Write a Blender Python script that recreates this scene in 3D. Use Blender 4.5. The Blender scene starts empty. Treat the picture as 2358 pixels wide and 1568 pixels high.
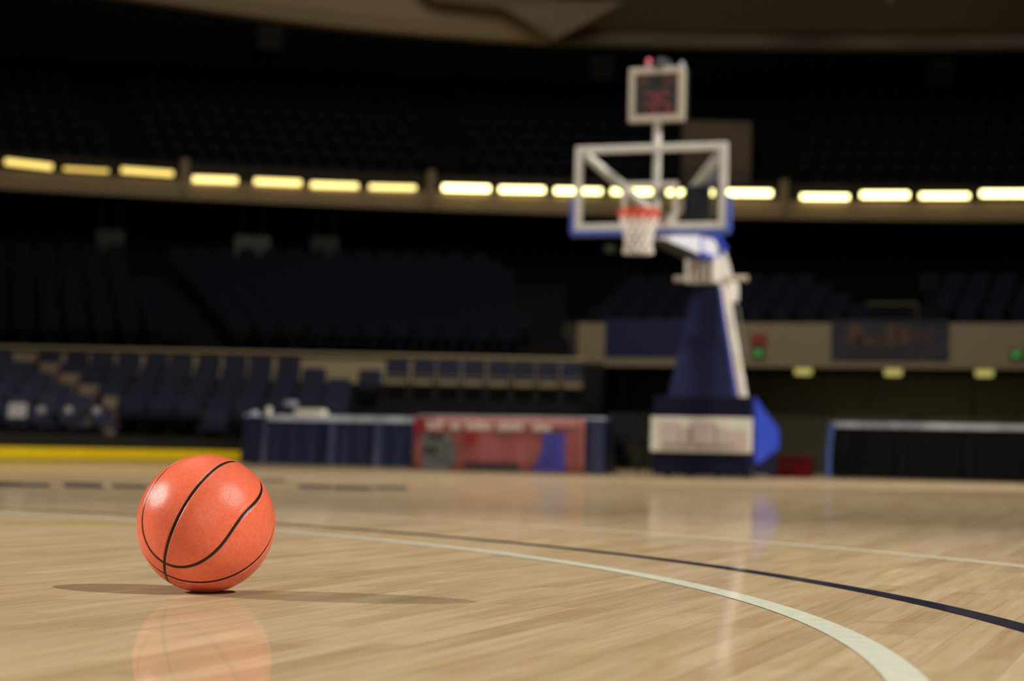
import bpy, bmesh, math, random
import numpy as np
from mathutils import Vector, Matrix
random.seed(7)
rng = np.random.default_rng(7)
scene = bpy.context.scene
COL = scene.collection

# ------------------------------------------------------------------ camera
FPX, ROLL, EYE = 4912.0, 0.022, 0.255
PITCH = math.atan((1043 - 784) / FPX)
RM = Matrix.Rotation(math.pi / 2 + PITCH, 3, 'X') @ Matrix.Rotation(ROLL, 3, 'Z')
EYEV = Vector((0, 0, EYE))
cam_d = bpy.data.cameras.new('camera')
cam_d.sensor_width = 36.0
cam_d.lens = FPX / 2358 * 36.0
cam_d.clip_end = 300
cam_d.dof.use_dof = True
cam_d.dof.focus_distance = 3.62
cam_d.dof.aperture_fstop = 4.0
cam = bpy.data.objects.new('camera', cam_d)
COL.objects.link(cam)
cam.matrix_world = Matrix.Translation(EYEV) @ RM.to_4x4()
scene.camera = cam


def ray(px, py):
    return RM @ Vector((px - 1179, 784 - py, -FPX)).normalized()


def at(px, py, Y):
    d = ray(px, py)
    return EYEV + d * (Y / d.y)


def ground(px, py):
    d = ray(px, py)
    return EYEV + d * (-EYE / d.z)


def px_x(px, Y, py=1000):
    return at(px, py, Y).x


# bowl ring: circles about this plan centre
RCX, RCY = 4.5, 7.5


def on_ring(px, py, r):
    d = ray(px, py)
    a = d.x ** 2 + d.y ** 2
    b = -2 * (RCX * d.x + RCY * d.y)
    c = RCX ** 2 + RCY ** 2 - r * r
    t = (-b + math.sqrt(b * b - 4 * a * c)) / (2 * a)
    return EYEV + d * t


def ring(r, th, z):
    return Vector((RCX + r * math.sin(th), RCY + r * math.cos(th), z))


def ring_th(p):
    return math.atan2(p.x - RCX, p.y - RCY)


# ------------------------------------------------------------------ materials
def lin(c):
    c = c / 255.0
    return c / 12.92 if c <= 0.04045 else ((c + 0.055) / 1.055) ** 2.4


def rgb(c):
    return (lin(c[0]), lin(c[1]), lin(c[2]), 1.0)


def mat(name, c, rough=0.6, metal=0.0, vary=0.08, scale=6.0, spec=0.4, sheen=0.0, bump=0.0):
    m = bpy.data.materials.new(name)
    m.use_nodes = True
    nt = m.node_tree
    b = nt.nodes['Principled BSDF']
    col = rgb(c)
    b.inputs['Roughness'].default_value = rough
    b.inputs['Metallic'].default_value = metal
    b.inputs['Specular IOR Level'].default_value = spec
    if sheen:
        b.inputs['Sheen Weight'].default_value = sheen
    tc = nt.nodes.new('ShaderNodeTexCoord')
    n = nt.nodes.new('ShaderNodeTexNoise')
    n.inputs['Scale'].default_value = scale
    n.inputs['Detail'].default_value = 4
    nt.links.new(tc.outputs['Object'], n.inputs['Vector'])
    r = nt.nodes.new('ShaderNodeValToRGB')
    r.color_ramp.elements[0].position = 0.3
    r.color_ramp.elements[1].position = 0.7
    r.color_ramp.elements[0].color = tuple(v * (1 - vary) for v in col[:3]) + (1,)
    r.color_ramp.elements[1].color = tuple(min(1, v * (1 + vary)) for v in col[:3]) + (1,)
    nt.links.new(n.outputs['Fac'], r.inputs['Fac'])
    nt.links.new(r.outputs['Color'], b.inputs['Base Color'])
    if bump:
        bp = nt.nodes.new('ShaderNodeBump')
        bp.inputs['Strength'].default_value = bump
        nt.links.new(n.outputs['Fac'], bp.inputs['Height'])
        nt.links.new(bp.outputs['Normal'], b.inputs['Normal'])
    return m


def emit(name, c, strength):
    m = bpy.data.materials.new(name)
    m.use_nodes = True
    nt = m.node_tree
    b = nt.nodes['Principled BSDF']
    b.inputs['Base Color'].default_value = rgb(c)
    b.inputs['Emission Color'].default_value = rgb(c)
    b.inputs['Emission Strength'].default_value = strength
    return m


M = {}
M['white_metal'] = mat('white_metal', (214, 204, 190), 0.45)
M['frame_white'] = mat('frame_white', (205, 198, 184), 0.5)
M['clock_case'] = mat('clock_case', (178, 164, 142), 0.5)
M['black'] = mat('black', (14, 14, 14), 0.6)
M['display'] = mat('display', (24, 23, 22), 0.6)
M['navy_pad'] = mat('navy_pad', (34, 38, 70), 0.7, spec=0.15)
M['navy_box'] = mat('navy_box', (20, 20, 38), 0.8, spec=0.1)
M['blue_pad'] = mat('blue_pad', (66, 86, 160), 0.5)
M['corner_blue'] = mat('corner_blue', (50, 64, 112), 0.5)
M['blue_cover'] = mat('blue_cover', (42, 66, 176), 0.55)
M['arm_pad'] = mat('arm_pad', (222, 222, 226), 0.5)
M['rim_orange'] = mat('rim_orange', (222, 62, 30), 0.4)
M['net'] = mat('net', (236, 226, 212), 0.8)
M['net_red'] = mat('net_red', (226, 84, 60), 0.8)
M['red_bit'] = mat('red_bit', (170, 20, 26), 0.5)
M['table_blue'] = mat('table_blue', (17, 24, 52), 0.42, spec=0.5)
M['table_top'] = mat('table_top', (168, 168, 176), 0.5, vary=0.3, scale=3)
M['table_black'] = mat('table_black', (9, 9, 8), 0.8, spec=0.06)
M['table_edge'] = mat('table_edge', (150, 148, 150), 0.5, vary=0.5, scale=2.2)
M['chair_pad'] = mat('chair_pad', (56, 57, 77), 0.7, spec=0.15)
M['chair_dark'] = mat('chair_dark', (12, 12, 15), 0.8, spec=0.1)
M['chair_frame'] = mat('chair_frame', (56, 52, 48), 0.35, metal=0.6)
M['cap_metal'] = mat('cap_metal', (225, 215, 205), 0.4)
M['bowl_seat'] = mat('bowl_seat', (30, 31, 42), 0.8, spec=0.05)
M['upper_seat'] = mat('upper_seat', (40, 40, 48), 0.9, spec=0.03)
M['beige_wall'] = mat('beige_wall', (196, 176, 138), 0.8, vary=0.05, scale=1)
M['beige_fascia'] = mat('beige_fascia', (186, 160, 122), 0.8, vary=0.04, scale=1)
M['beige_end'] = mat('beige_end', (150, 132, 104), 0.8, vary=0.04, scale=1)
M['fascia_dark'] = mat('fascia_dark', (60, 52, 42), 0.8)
M['soffit'] = mat('soffit', (186, 160, 130), 0.85, vary=0.06, scale=0.3)  # light on the left band is put into this paler tone
M['soffit_half_lit'] = mat('soffit_half_lit', (158, 138, 114), 0.85, vary=0.06, scale=0.3)  # half-lit copy for the facet, its shading put into the colour
M['soffit_shaded'] = mat('soffit_shaded', (126, 112, 94), 0.85, vary=0.06, scale=0.3)  # darker copy with the shade painted in, shared by the roof fittings
M['concrete_dark'] = mat('concrete_dark', (26, 25, 24), 0.9)
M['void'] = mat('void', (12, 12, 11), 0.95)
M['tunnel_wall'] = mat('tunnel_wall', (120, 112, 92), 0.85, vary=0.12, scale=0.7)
M['platform'] = mat('platform', (26, 24, 21), 0.85)
M['aisle_beige'] = mat('aisle_beige', (178, 150, 122), 0.8)
M['boards_black'] = mat('boards_black', (22, 21, 18), 0.55, vary=0.4, scale=5)
M['kick_yellow'] = mat('kick_yellow', (238, 200, 14), 0.4)
M['banner_red'] = mat('banner_red', (132, 68, 62), 0.55, vary=0.12, scale=2)
M['print_red'] = mat('print_red', (128, 22, 18), 0.55)
M['print_pink'] = mat('print_pink', (168, 112, 102), 0.6)
M['print_white'] = mat('print_white', (192, 168, 152), 0.6)
M['print_grey'] = mat('print_grey', (86, 86, 82), 0.6, vary=0.3, scale=9)
M['print_dark'] = mat('print_dark', (50, 34, 34), 0.6)
M['print_blue'] = mat('print_blue', (52, 50, 128), 0.6, vary=0.35, scale=4)
M['sponsor_cream'] = mat('sponsor_cream', (206, 200, 180), 0.5)
M['sponsor_tan'] = mat('sponsor_tan', (188, 168, 154), 0.6, vary=0.1, scale=7)
M['sponsor_grey'] = mat('sponsor_grey', (140, 122, 118), 0.6)
M['red_case'] = mat('red_case', (70, 3, 4), 0.8, spec=0.1, vary=0.2)
M['paper'] = mat('paper', (226, 218, 190), 0.7)
M['grey_plastic'] = mat('grey_plastic', (150, 150, 166), 0.5)
M['navy_banner'] = mat('navy_banner', (36, 34, 74), 0.7, vary=0.15, scale=3)
M['dark_banner'] = mat('dark_banner', (56, 55, 66), 0.8, vary=0.3, scale=2)
M['letter_rust'] = mat('letter_rust', (96, 68, 52), 0.7)
M['letter_brown'] = mat('letter_brown', (74, 56, 52), 0.7)
M['sign_panel'] = mat('sign_panel', (84, 85, 74), 0.7)
M['sign_dim'] = mat('sign_dim', (50, 50, 40), 0.7)
M['sign_letter'] = mat('sign_letter', (90, 58, 32), 0.7)
M['portal'] = mat('portal', (120, 102, 88), 0.8)
M['exit_red'] = mat('exit_red', (150, 60, 44), 0.6)
M['exit_case'] = mat('exit_case', (90, 84, 60), 0.6)
M['rubber'] = mat('rubber', (18, 18, 18), 0.7)
M['caster'] = mat('caster', (150, 150, 140), 0.3, metal=0.6)
M['line_white'] = None
M['strip_hot'] = emit('strip_hot', (255, 238, 160), 6.0)
M['strip_warm'] = emit('strip_warm', (255, 230, 140), 2.3)
M['strip_dim'] = emit('strip_dim', (238, 208, 112), 1.65)
M['strip_faint'] = emit('strip_faint', (220, 186, 92), 1.6)
M['down_lamp'] = emit('down_lamp', (196, 186, 104), 0.75)
M['green_lamp'] = emit('green_lamp', (40, 150, 60), 0.5)
M['green_dim'] = emit('green_dim', (20, 72, 24), 0.5)
M['digit_red'] = emit('digit_red', (84, 12, 15), 0.8)
M['digit_orange'] = emit('digit_orange', (70, 32, 14), 0.6)
M['beacon_red'] = emit('beacon_red', (190, 80, 80), 0.7)


def glossy_mix(name, base_builder, fac=0.2, rough=0.09, bump_scale=None):
    """diffuse surface under a thin clear varnish"""
    m = bpy.data.materials.new(name)
    m.use_nodes = True
    nt = m.node_tree
    nt.nodes.clear()
    out = nt.nodes.new('ShaderNodeOutputMaterial')
    mix = nt.nodes.new('ShaderNodeMixShader')
    dif = nt.nodes.new('ShaderNodeBsdfDiffuse')
    glo = nt.nodes.new('ShaderNodeBsdfGlossy')
    glo.inputs['Roughness'].default_value = rough
    glo.inputs['Color'].default_value = (1, 1, 1, 1)
    lw = nt.nodes.new('ShaderNodeLayerWeight')
    lw.inputs['Blend'].default_value = 0.5
    mr = nt.nodes.new('ShaderNodeMapRange')
    mr.inputs['From Min'].default_value = 0.90
    mr.inputs['From Max'].default_value = 0.985
    mr.inputs['To Min'].default_value = fac
    mr.inputs['To Max'].default_value = fac + 0.17
    nt.links.new(lw.outputs['Facing'], mr.inputs['Value'])
    nt.links.new(mr.outputs[0], mix.inputs['Fac'])
    nt.links.new(dif.outputs[0], mix.inputs[1])
    nt.links.new(glo.outputs[0], mix.inputs[2])
    nt.links.new(mix.outputs[0], out.inputs[0])
    base_builder(nt, dif, glo)
    return m


GLOSS, GROUGH = 0.21, 0.05


def wood_base(nt, dif, glo):
    N, L = nt.nodes, nt.links
    tc = N.new('ShaderNodeTexCoord')
    mp = N.new('ShaderNodeMapping')
    L.new(tc.outputs['Object'], mp.inputs['Vector'])
    br = N.new('ShaderNodeTexBrick')
    br.offset = 0.37
    br.offset_frequency = 3
    br.inputs['Color1'].default_value = rgb((201, 182, 150))
    br.inputs['Color2'].default_value = rgb((184, 163, 129))
    br.inputs['Mortar'].default_value = rgb((158, 138, 106))
    br.inputs['Scale'].default_value = 1.0
    br.inputs['Mortar Size'].default_value = 0.0006
    br.inputs['Mortar Smooth'].default_value = 0.3
    br.inputs['Bias'].default_value = -0.25
    br.inputs['Brick Width'].default_value = 0.86
    br.inputs['Row Height'].default_value = 0.058
    L.new(mp.outputs[0], br.inputs['Vector'])
    # second random tone, coarser lengths
    br2 = N.new('ShaderNodeTexBrick')
    br2.offset = 0.61
    br2.offset_frequency = 2
    br2.inputs['Color1'].default_value = rgb((255, 250, 240))
    br2.inputs['Color2'].default_value = rgb((238, 229, 218))
    br2.inputs['Mortar'].default_value = rgb((240, 230, 215))
    br2.inputs['Scale'].default_value = 1.0
    br2.inputs['Mortar Size'].default_value = 0.0
    br2.inputs['Brick Width'].default_value = 0.53
    br2.inputs['Row Height'].default_value = 0.058
    L.new(mp.outputs[0], br2.inputs['Vector'])
    mul = N.new('ShaderNodeMix')
    mul.data_type = 'RGBA'
    mul.blend_type = 'MULTIPLY'
    mul.inputs['Factor'].default_value = 1.0
    L.new(br.outputs['Color'], mul.inputs['A'])
    L.new(br2.outputs['Color'], mul.inputs['B'])
    # grain stretched along the boards
    mp2 = N.new('ShaderNodeMapping')
    mp2.inputs['Scale'].default_value = (2.2, 42.0, 1.0)
    L.new(tc.outputs['Object'], mp2.inputs['Vector'])
    no = N.new('ShaderNodeTexNoise')
    no.inputs['Scale'].default_value = 1.0
    no.inputs['Detail'].default_value = 6
    no.inputs['Roughness'].default_value = 0.65
    L.new(mp2.outputs[0], no.inputs['Vector'])
    rp = N.new('ShaderNodeValToRGB')
    rp.color_ramp.elements[0].position = 0.3
    rp.color_ramp.elements[0].color = rgb((232, 220, 206))
    rp.color_ramp.elements[1].position = 0.62
    rp.color_ramp.elements[1].color = rgb((255, 255, 255))
    L.new(no.outputs['Fac'], rp.inputs['Fac'])
    mul2 = N.new('ShaderNodeMix')
    mul2.data_type = 'RGBA'
    mul2.blend_type = 'MULTIPLY'
    mul2.inputs['Factor'].default_value = 1.0
    L.new(mul.outputs['Result'], mul2.inputs['A'])
    L.new(rp.outputs['Color'], mul2.inputs['B'])
    L.new(mul2.outputs['Result'], dif.inputs['Color'])
    # slow waviness of the varnish
    wn = N.new('ShaderNodeTexNoise')
    wn.inputs['Scale'].default_value = 7.0
    wn.inputs['Detail'].default_value = 2
    L.new(tc.outputs['Object'], wn.inputs['Vector'])
    bp = N.new('ShaderNodeBump')
    bp.inputs['Strength'].default_value = 0.02
    bp.inputs['Distance'].default_value = 0.02
    L.new(wn.outputs['Fac'], bp.inputs['Height'])
    L.new(bp.outputs['Normal'], glo.inputs['Normal'])


def paint_base(c, vary=0.06):
    def f(nt, dif, glo):
        tc = nt.nodes.new('ShaderNodeTexCoord')
        no = nt.nodes.new('ShaderNodeTexNoise')
        no.inputs['Scale'].default_value = 30
        no.inputs['Detail'].default_value = 4
        nt.links.new(tc.outputs['Object'], no.inputs['Vector'])
        rp = nt.nodes.new('ShaderNodeValToRGB')
        col = rgb(c)
        rp.color_ramp.elements[0].position = 0.35
        rp.color_ramp.elements[1].position = 0.65
        rp.color_ramp.elements[0].color = tuple(v * (1 - vary) for v in col[:3]) + (1,)
        rp.color_ramp.elements[1].color = tuple(min(1, v * (1 + vary)) for v in col[:3]) + (1,)
        nt.links.new(no.outputs['Fac'], rp.inputs['Fac'])
        nt.links.new(rp.outputs['Color'], dif.inputs['Color'])
    return f


M['wood'] = glossy_mix('maple_boards', wood_base, GLOSS, GROUGH)
M['line_white'] = glossy_mix('line_white', paint_base((208, 207, 182)), GLOSS, GROUGH)
M['line_black'] = glossy_mix('line_black', paint_base((38, 38, 50), 0.15), 0.16, GROUGH)
M['line_faint'] = glossy_mix('line_faint', paint_base((226, 216, 186)), GLOSS, GROUGH)
M['line_yellow'] = glossy_mix('line_yellow', paint_base((190, 160, 50)), GLOSS, GROUGH)
M['paint_navy'] = glossy_mix('paint_navy', paint_base((74, 66, 70)), GLOSS, GROUGH)


# ------------------------------------------------------------------ mesh helpers
class MB:
    """collects shapes into one bmesh"""

    def __init__(self):
        self.bm = bmesh.new()

    def poly(self, pts):
        vs = [self.bm.verts.new(Vector(p)) for p in pts]
        self.bm.faces.new(vs)
        return self

    def box(self, c, s, rot=None, bev=0.0, seg=2):
        r = bmesh.ops.create_cube(self.bm, size=1.0)
        vs = r['verts']
        for v in vs:
            v.co = Vector((v.co.x * s[0], v.co.y * s[1], v.co.z * s[2]))
        if bev > 0:
            es = list({e for v in vs for e in v.link_edges})
            rb = bmesh.ops.bevel(self.bm, geom=es, offset=bev, segments=seg, profile=0.5, affect='EDGES')
            vs = list({v for f in rb['faces'] for v in f.verts} | {v for v in vs if v.is_valid})
        mt = Matrix.Translation(Vector(c)) @ (rot.to_4x4() if rot is not None else Matrix.Identity(4))
        bmesh.ops.transform(self.bm, matrix=mt, verts=vs)
        return self

    def tube(self, pts, r, n=8, closed=False, caps=True):
        pts = [Vector(p) for p in pts]
        k = len(pts)
        rs = r if isinstance(r, (list, tuple)) else [r] * k
        rings = []
        up = None
        for i, p in enumerate(pts):
            if closed:
                t = pts[(i + 1) % k] - pts[i - 1]
            else:
                t = pts[min(i + 1, k - 1)] - pts[max(i - 1, 0)]
            t.normalize()
            if up is None:
                up = Vector((0, 0, 1)) if abs(t.z) < 0.9 else Vector((1, 0, 0))
            a = t.cross(up)
            if a.length < 1e-6:
                a = t.cross(Vector((1, 0, 0)))
            a.normalize()
            b = a.cross(t).normalized()
            up = b
            rings.append([self.bm.verts.new(p + (a * math.cos(q) + b * math.sin(q)) * rs[i])
                          for q in (2 * math.pi * j / n for j in range(n))])
        m = k if closed else k - 1
        for i in range(m):
            A, B = rings[i], rings[(i + 1) % k]
            for j in range(n):
                self.bm.faces.new((A[j], A[(j + 1) % n], B[(j + 1) % n], B[j]))
        if caps and not closed:
            self.bm.faces.new(rings[0][::-1])
            self.bm.faces.new(rings[-1])
        return self

    def prism(self, prof, axis_pts):
        """loft of closed profile loops given as lists of 3D points"""
        loops = [[self.bm.verts.new(Vector(p)) for p in lp] for lp in axis_pts]
        n = len(loops[0])
        for A, B in zip(loops[:-1], loops[1:]):
            for j in range(n):
                self.bm.faces.new((A[j], A[(j + 1) % n], B[(j + 1) % n], B[j]))
        self.bm.faces.new(loops[0][::-1])
        self.bm.faces.new(loops[-1])
        return self

    def extrude(self, pts, d):
        d = Vector(d)
        return self.prism(None, [[Vector(p) for p in pts], [Vector(p) + d for p in pts]])

    def grid(self, rows):
        vs = [[self.bm.verts.new(Vector(p)) for p in r] for r in rows]
        for A, B in zip(vs[:-1], vs[1:]):
            for j in range(len(A) - 1):
                self.bm.faces.new((A[j], A[j + 1], B[j + 1], B[j]))
        return self

    def lathe(self, prof, c=(0, 0, 0), n=24):
        c = Vector(c)
        rows = []
        for r, z in prof:
            rows.append([self.bm.verts.new(c + Vector((r * math.cos(2 * math.pi * j / n), r * math.sin(2 * math.pi * j / n), z))) for j in range(n)])
        for A, B in zip(rows[:-1], rows[1:]):
            for j in range(n):
                self.bm.faces.new((A[j], A[(j + 1) % n], B[(j + 1) % n], B[j]))
        self.bm.faces.new(rows[0][::-1])
        self.bm.faces.new(rows[-1])
        return self

    def mesh(self, name, m, smooth=False):
        bmesh.ops.recalc_face_normals(self.bm, faces=self.bm.faces)
        me = bpy.data.meshes.new(name)
        self.bm.to_mesh(me)
        self.bm.free()
        me.materials.append(m)
        if smooth:
            for p in me.polygons:
                p.use_smooth = True
        return me

    def build(self, name, m, parent=None, smooth=False, label=None):
        o = bpy.data.objects.new(name, self.mesh(name, m, smooth))
        COL.objects.link(o)
        if parent is not None:
            o.parent = parent
        if label:
            o['label'] = label
        return o


def tag(o, label, cat, group=None, kind=None):
    o['label'] = label
    o['category'] = cat
    if group:
        o['group'] = group
    if kind:
        o['kind'] = kind
    return o


def struct(o, label=None, cat=None):
    o['kind'] = 'structure'
    if label:
        o['label'] = label
    if cat:
        o['category'] = cat
    return o


def empty(name, loc, rz=0.0):
    o = bpy.data.objects.new(name, None)
    o.empty_display_size = 0.2
    o.location = loc
    o.rotation_euler = (0, 0, rz)
    COL.objects.link(o)
    return o


def link_copy(src, parent):
    c = src.copy()
    COL.objects.link(c)
    c.parent = parent
    for ch in src.children:
        d = ch.copy()
        COL.objects.link(d)
        d.parent = c
    return c


def copy_thing(src, loc, rz):
    c = src.copy()
    COL.objects.link(c)
    c.location = loc
    c.rotation_euler = (0, 0, rz)
    for ch in src.children:
        link_copy(ch, c)
    return c


ORD = ['', 'first', 'second', 'third', 'fourth', 'fifth', 'sixth', 'seventh', 'eighth', 'ninth', 'tenth', 'eleventh', 'twelfth', 'thirteenth',
       'fourteenth', 'fifteenth', 'sixteenth', 'seventeenth', 'eighteenth', 'nineteenth', 'twentieth', 'twenty-first', 'twenty-second',
       'twenty-third', 'twenty-fourth', 'twenty-fifth', 'twenty-sixth', 'twenty-seventh', 'twenty-eighth']

# ------------------------------------------------------------------ floor and its painted lines
PHI = math.radians(18.0)          # boards and boards' edge run this way
wa = Vector((math.sin(PHI), math.cos(PHI), 0))     # away along the court
wl = Vector((math.cos(PHI), -math.sin(PHI), 0))    # across, to the right

b = MB()
b.poly([(-8, -18.0, 0), (40, -18.0, 0), (40, 18, 0), (-8, 18, 0)])
floor = b.build('floor', M['wood'])
floor.rotation_euler = (0, 0, math.pi / 2 - PHI)    # local x runs away along the boards
floor.location = (0, 0, 0)
struct(floor, 'varnished maple basketball court floor', 'floor')
floor_inv = floor.rotation_euler.to_matrix().inverted()


def floor_strip(name, pts, w, m, label, z=0.0012):
    """painted line of width w through ground points; stored in the floor's own frame"""
    pts = [Vector((p[0], p[1], 0)) for p in pts]
    rows = []
    for i, p in enumerate(pts):
        t = pts[min(i + 1, len(pts) - 1)] - pts[max(i - 1, 0)]
        t.normalize()
        n = Vector((-t.y, t.x, 0)) * w / 2
        rows.append([floor_inv @ (p - n + Vector((0, 0, z))), floor_inv @ (p + n + Vector((0, 0, z)))])
    return MB().grid(rows).build(name, m, floor, label=label)


def arc(cx, cy, r, a0, a1, n=160):
    return [(cx + r * math.cos(a0 + (a1 - a0) * i / n), cy + r * math.sin(a0 + (a1 - a0) * i / n)) for i in range(n + 1)]


def pix_line(ps):
    return [ground(*p) for p in ps]


WPTS = [(638, 1222), (763, 1232.2), (893, 1247.5), (1034, 1263.5), (1187, 1279.8), (1329, 1297.5), (1431, 1315.1), (1533, 1335.5), (1635, 1357.2), (1737, 1382.7), (1906, 1440), (2074, 1568)]
BPTS = [(740, 1213), (893, 1224.5), (1059, 1239.9), (1150, 1249.3), (1329, 1264), (1443, 1277.6), (1558, 1292.7), (1660, 1306.2), (1750, 1319), (1906, 1348), (2061, 1376.4), (2217, 1409), (2358, 1445)]
FPTS = [(1175, 1208), (1380, 1219.4), (1533, 1232.2), (1737, 1248.8), (1906, 1263.6), (2061, 1276), (2217, 1290), (2358, 1301.6)]


def fit_arc(P):
    G = np.array([(g.x, g.y) for g in pix_line(P)])
    A = np.c_[2 * G, np.ones(len(G))]
    s = np.linalg.lstsq(A, (G ** 2).sum(1), rcond=None)[0]
    return s[0], s[1], math.sqrt(s[2] + s[0] ** 2 + s[1] ** 2)


for nm, P, w, mt, lb, sp in (
        ('three_point_line', WPTS, 0.051, 'line_white', 'broad white curved court line sweeping to the bottom edge', (-0.9, 1.75)),
        ('outer_three_point_line', BPTS, 0.051, 'line_black', 'thin black curved court line outside the white one', (-0.7, 1.75)),
        ('far_arc_line', FPTS, 0.051, 'line_faint', 'pale curved court line farthest out', (-0.6, 1.3))):
    cx, cy, r = fit_arc(P)
    floor_strip(nm, arc(cx, cy, r, sp[0], sp[1]), w, M[mt], lb)
    print(nm, cx, cy, r)
floor_strip('yellow_line', pix_line([(-260, 1196), (0, 1202), (160, 1205), (330, 1208)]), 0.09, M['line_yellow'], 'faint yellow line behind the ball')
# centre-court lettering band, far too flat to read: broken navy strokes
for (x0, x1, y0, y1) in ((-60, 60, 1109, 1119), (62, 118, 1113, 1121), (150, 238, 1112, 1122), (262, 340, 1116, 1123), (345, 420, 1117, 1122), (690, 770, 1117, 1124), (774, 858, 1119, 1127), (862, 940, 1120, 1126), (600, 660, 1104, 1108)):
    q = [ground(x0, y1), ground(x1, y1 + (x1 - x0) * 0.02), ground(x1 - 6, y0 + (x1 - x0) * 0.02), ground(x0 - 6, y0)]
    MB().poly([floor_inv @ (p + Vector((0, 0, 0.0016))) for p in q]).build('painted_stroke', M['paint_navy'], floor)

g = MB().poly([(-70, -15, -0.03), (80, -15, -0.03), (80, 80, -0.03), (-70, 80, -0.03)]).build('ground', M['concrete_dark'])
struct(g, 'dark concrete arena floor around the court', 'floor')

# ------------------------------------------------------------------ basketball
BR = 0.1202
gb = ground(470, 1364)
dist = gb.length
BC = Vector((gb.x, gb.y, BR))


def ball_mesh():
    nu, nv = 512, 256
    u = np.arange(nu) * 2 * np.pi / nu
    v = np.pi * (np.arange(1, nv)) / nv
    U, V = np.meshgrid(u, v)
    X = np.stack([np.sin(V) * np.cos(U), np.cos(V), np.sin(V) * np.sin(U)], -1).reshape(-1, 3)
    X = np.vstack([X, [[0, 1, 0], [0, -1, 0]]])
    t = np.linspace(0, 2 * np.pi, 720, endpoint=False)
    al = np.radians(60 + 15 * np.cos(2 * t))
    loop = np.stack([np.cos(al), np.sin(al) * np.cos(t), np.sin(al) * np.sin(t)], -1)
    d = np.minimum(np.arcsin(np.abs(X[:, 2]).clip(0, 1)), np.arcsin(np.abs(X[:, 0]).clip(0, 1)))
    XA = X.copy()
    XA[:, 0] = np.abs(XA[:, 0])
    best = np.full(len(X), -1.0)
    for k in range(0, 720, 90):
        best = np.maximum(best, (XA @ loop[k:k + 90].T).max(1))
    d = np.minimum(d, np.arccos(best.clip(-1, 1)))
    wv = 0.036
    depth = 0.0016 * np.clip(1 - (d / wv) ** 2, 0, 1) - 0.0004 * np.exp(-((d - 0.045) / 0.02) ** 2)
    Pt = X * (BR - depth)[:, None]
    faces = []
    for i in range(nv - 2):
        for j in range(nu):
            a = i * nu + j
            b2 = i * nu + (j + 1) % nu
            faces.append((a, b2, b2 + nu, a + nu))
    top, bot = len(X) - 2, len(X) - 1
    for j in range(nu):
        faces.append((top, (j + 1) % nu, j))
        faces.append((bot, (nv - 2) * nu + j, (nv - 2) * nu + (j + 1) % nu))
    me = bpy.data.meshes.new('basketball')
    me.from_pydata(Pt.tolist(), [], faces)
    at_ = me.attributes.new('seam', 'FLOAT', 'POINT')
    at_.data.foreach_set('value', d.astype(np.float32))
    for p in me.polygons:
        p.use_smooth = True
    me.update()
    return me


def ball_material():
    m = bpy.data.materials.new('ball_rubber')
    m.use_nodes = True
    nt = m.node_tree
    N, L = nt.nodes, nt.links
    bs = N['Principled BSDF']
    at_ = N.new('ShaderNodeAttribute')
    at_.attribute_name = 'seam'
    rp = N.new('ShaderNodeValToRGB')
    rp.color_ramp.elements[0].position = 0.0215
    rp.color_ramp.elements[0].color = (0, 0, 0, 1)
    rp.color_ramp.elements[1].position = 0.0255
    rp.color_ramp.elements[1].color = (1, 1, 1, 1)
    L.new(at_.outputs['Fac'], rp.inputs['Fac'])
    tc = N.new('ShaderNodeTexCoord')
    no = N.new('ShaderNodeTexNoise')
    no.inputs['Scale'].default_value = 150
    no.inputs['Detail'].default_value = 6
    L.new(tc.outputs['Object'], no.inputs['Vector'])
    c1 = N.new('ShaderNodeValToRGB')
    c1.color_ramp.elements[0].position = 0.3
    c1.color_ramp.elements[0].color = rgb((225, 101, 68))
    c1.color_ramp.elements[1].position = 0.7
    c1.color_ramp.elements[1].color = rgb((236, 114, 80))
    L.new(no.outputs['Fac'], c1.inputs['Fac'])
    mx = N.new('ShaderNodeMix')
    mx.data_type = 'RGBA'
    mx.inputs['A'].default_value = rgb((38, 32, 28))
    L.new(c1.outputs['Color'], mx.inputs['B'])
    L.new(rp.outputs['Color'], mx.inputs['Factor'])
    L.new(mx.outputs['Result'], bs.inputs['Base Color'])
    bs.inputs['Roughness'].default_value = 0.29
    bs.inputs['Specular IOR Level'].default_value = 0.3
    vo = N.new('ShaderNodeTexVoronoi')
    vo.inputs['Scale'].default_value = 800
    L.new(tc.outputs['Object'], vo.inputs['Vector'])
    bp = N.new('ShaderNodeBump')
    bp.inputs['Strength'].default_value = 0.35
    bp.inputs['Distance'].default_value = 0.0006
    bp.invert = True
    L.new(vo.outputs['Distance'], bp.inputs['Height'])
    L.new(bp.outputs['Normal'], bs.inputs['Normal'])
    return m


bm_ = ball_mesh()
bm_.materials.append(ball_material())
ball = bpy.data.objects.new('basketball', bm_)
COL.objects.link(ball)
et = (EYEV - BC).normalized()
er = (RM @ Vector((1, 0, 0)))
er = (er - et * er.dot(et)).normalized()
eu = et.cross(er)
BL = [Vector(v) for v in ((-0.1233622, 0.5351778, 0.8356832), (-0.5714578, -0.7267834, 0.3810799), (0.8113062, -0.4305469, 0.3954892))]
cols = [er * v.x + eu * v.y + et * v.z for v in BL]
ball.matrix_world = Matrix.Translation(BC) @ Matrix((
    (cols[0].x, cols[1].x, cols[2].x), (cols[0].y, cols[1].y, cols[2].y), (cols[0].z, cols[1].z, cols[2].z))).to_4x4()
tag(ball, 'orange rubber basketball with black seams resting on the court', 'basketball')

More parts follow.
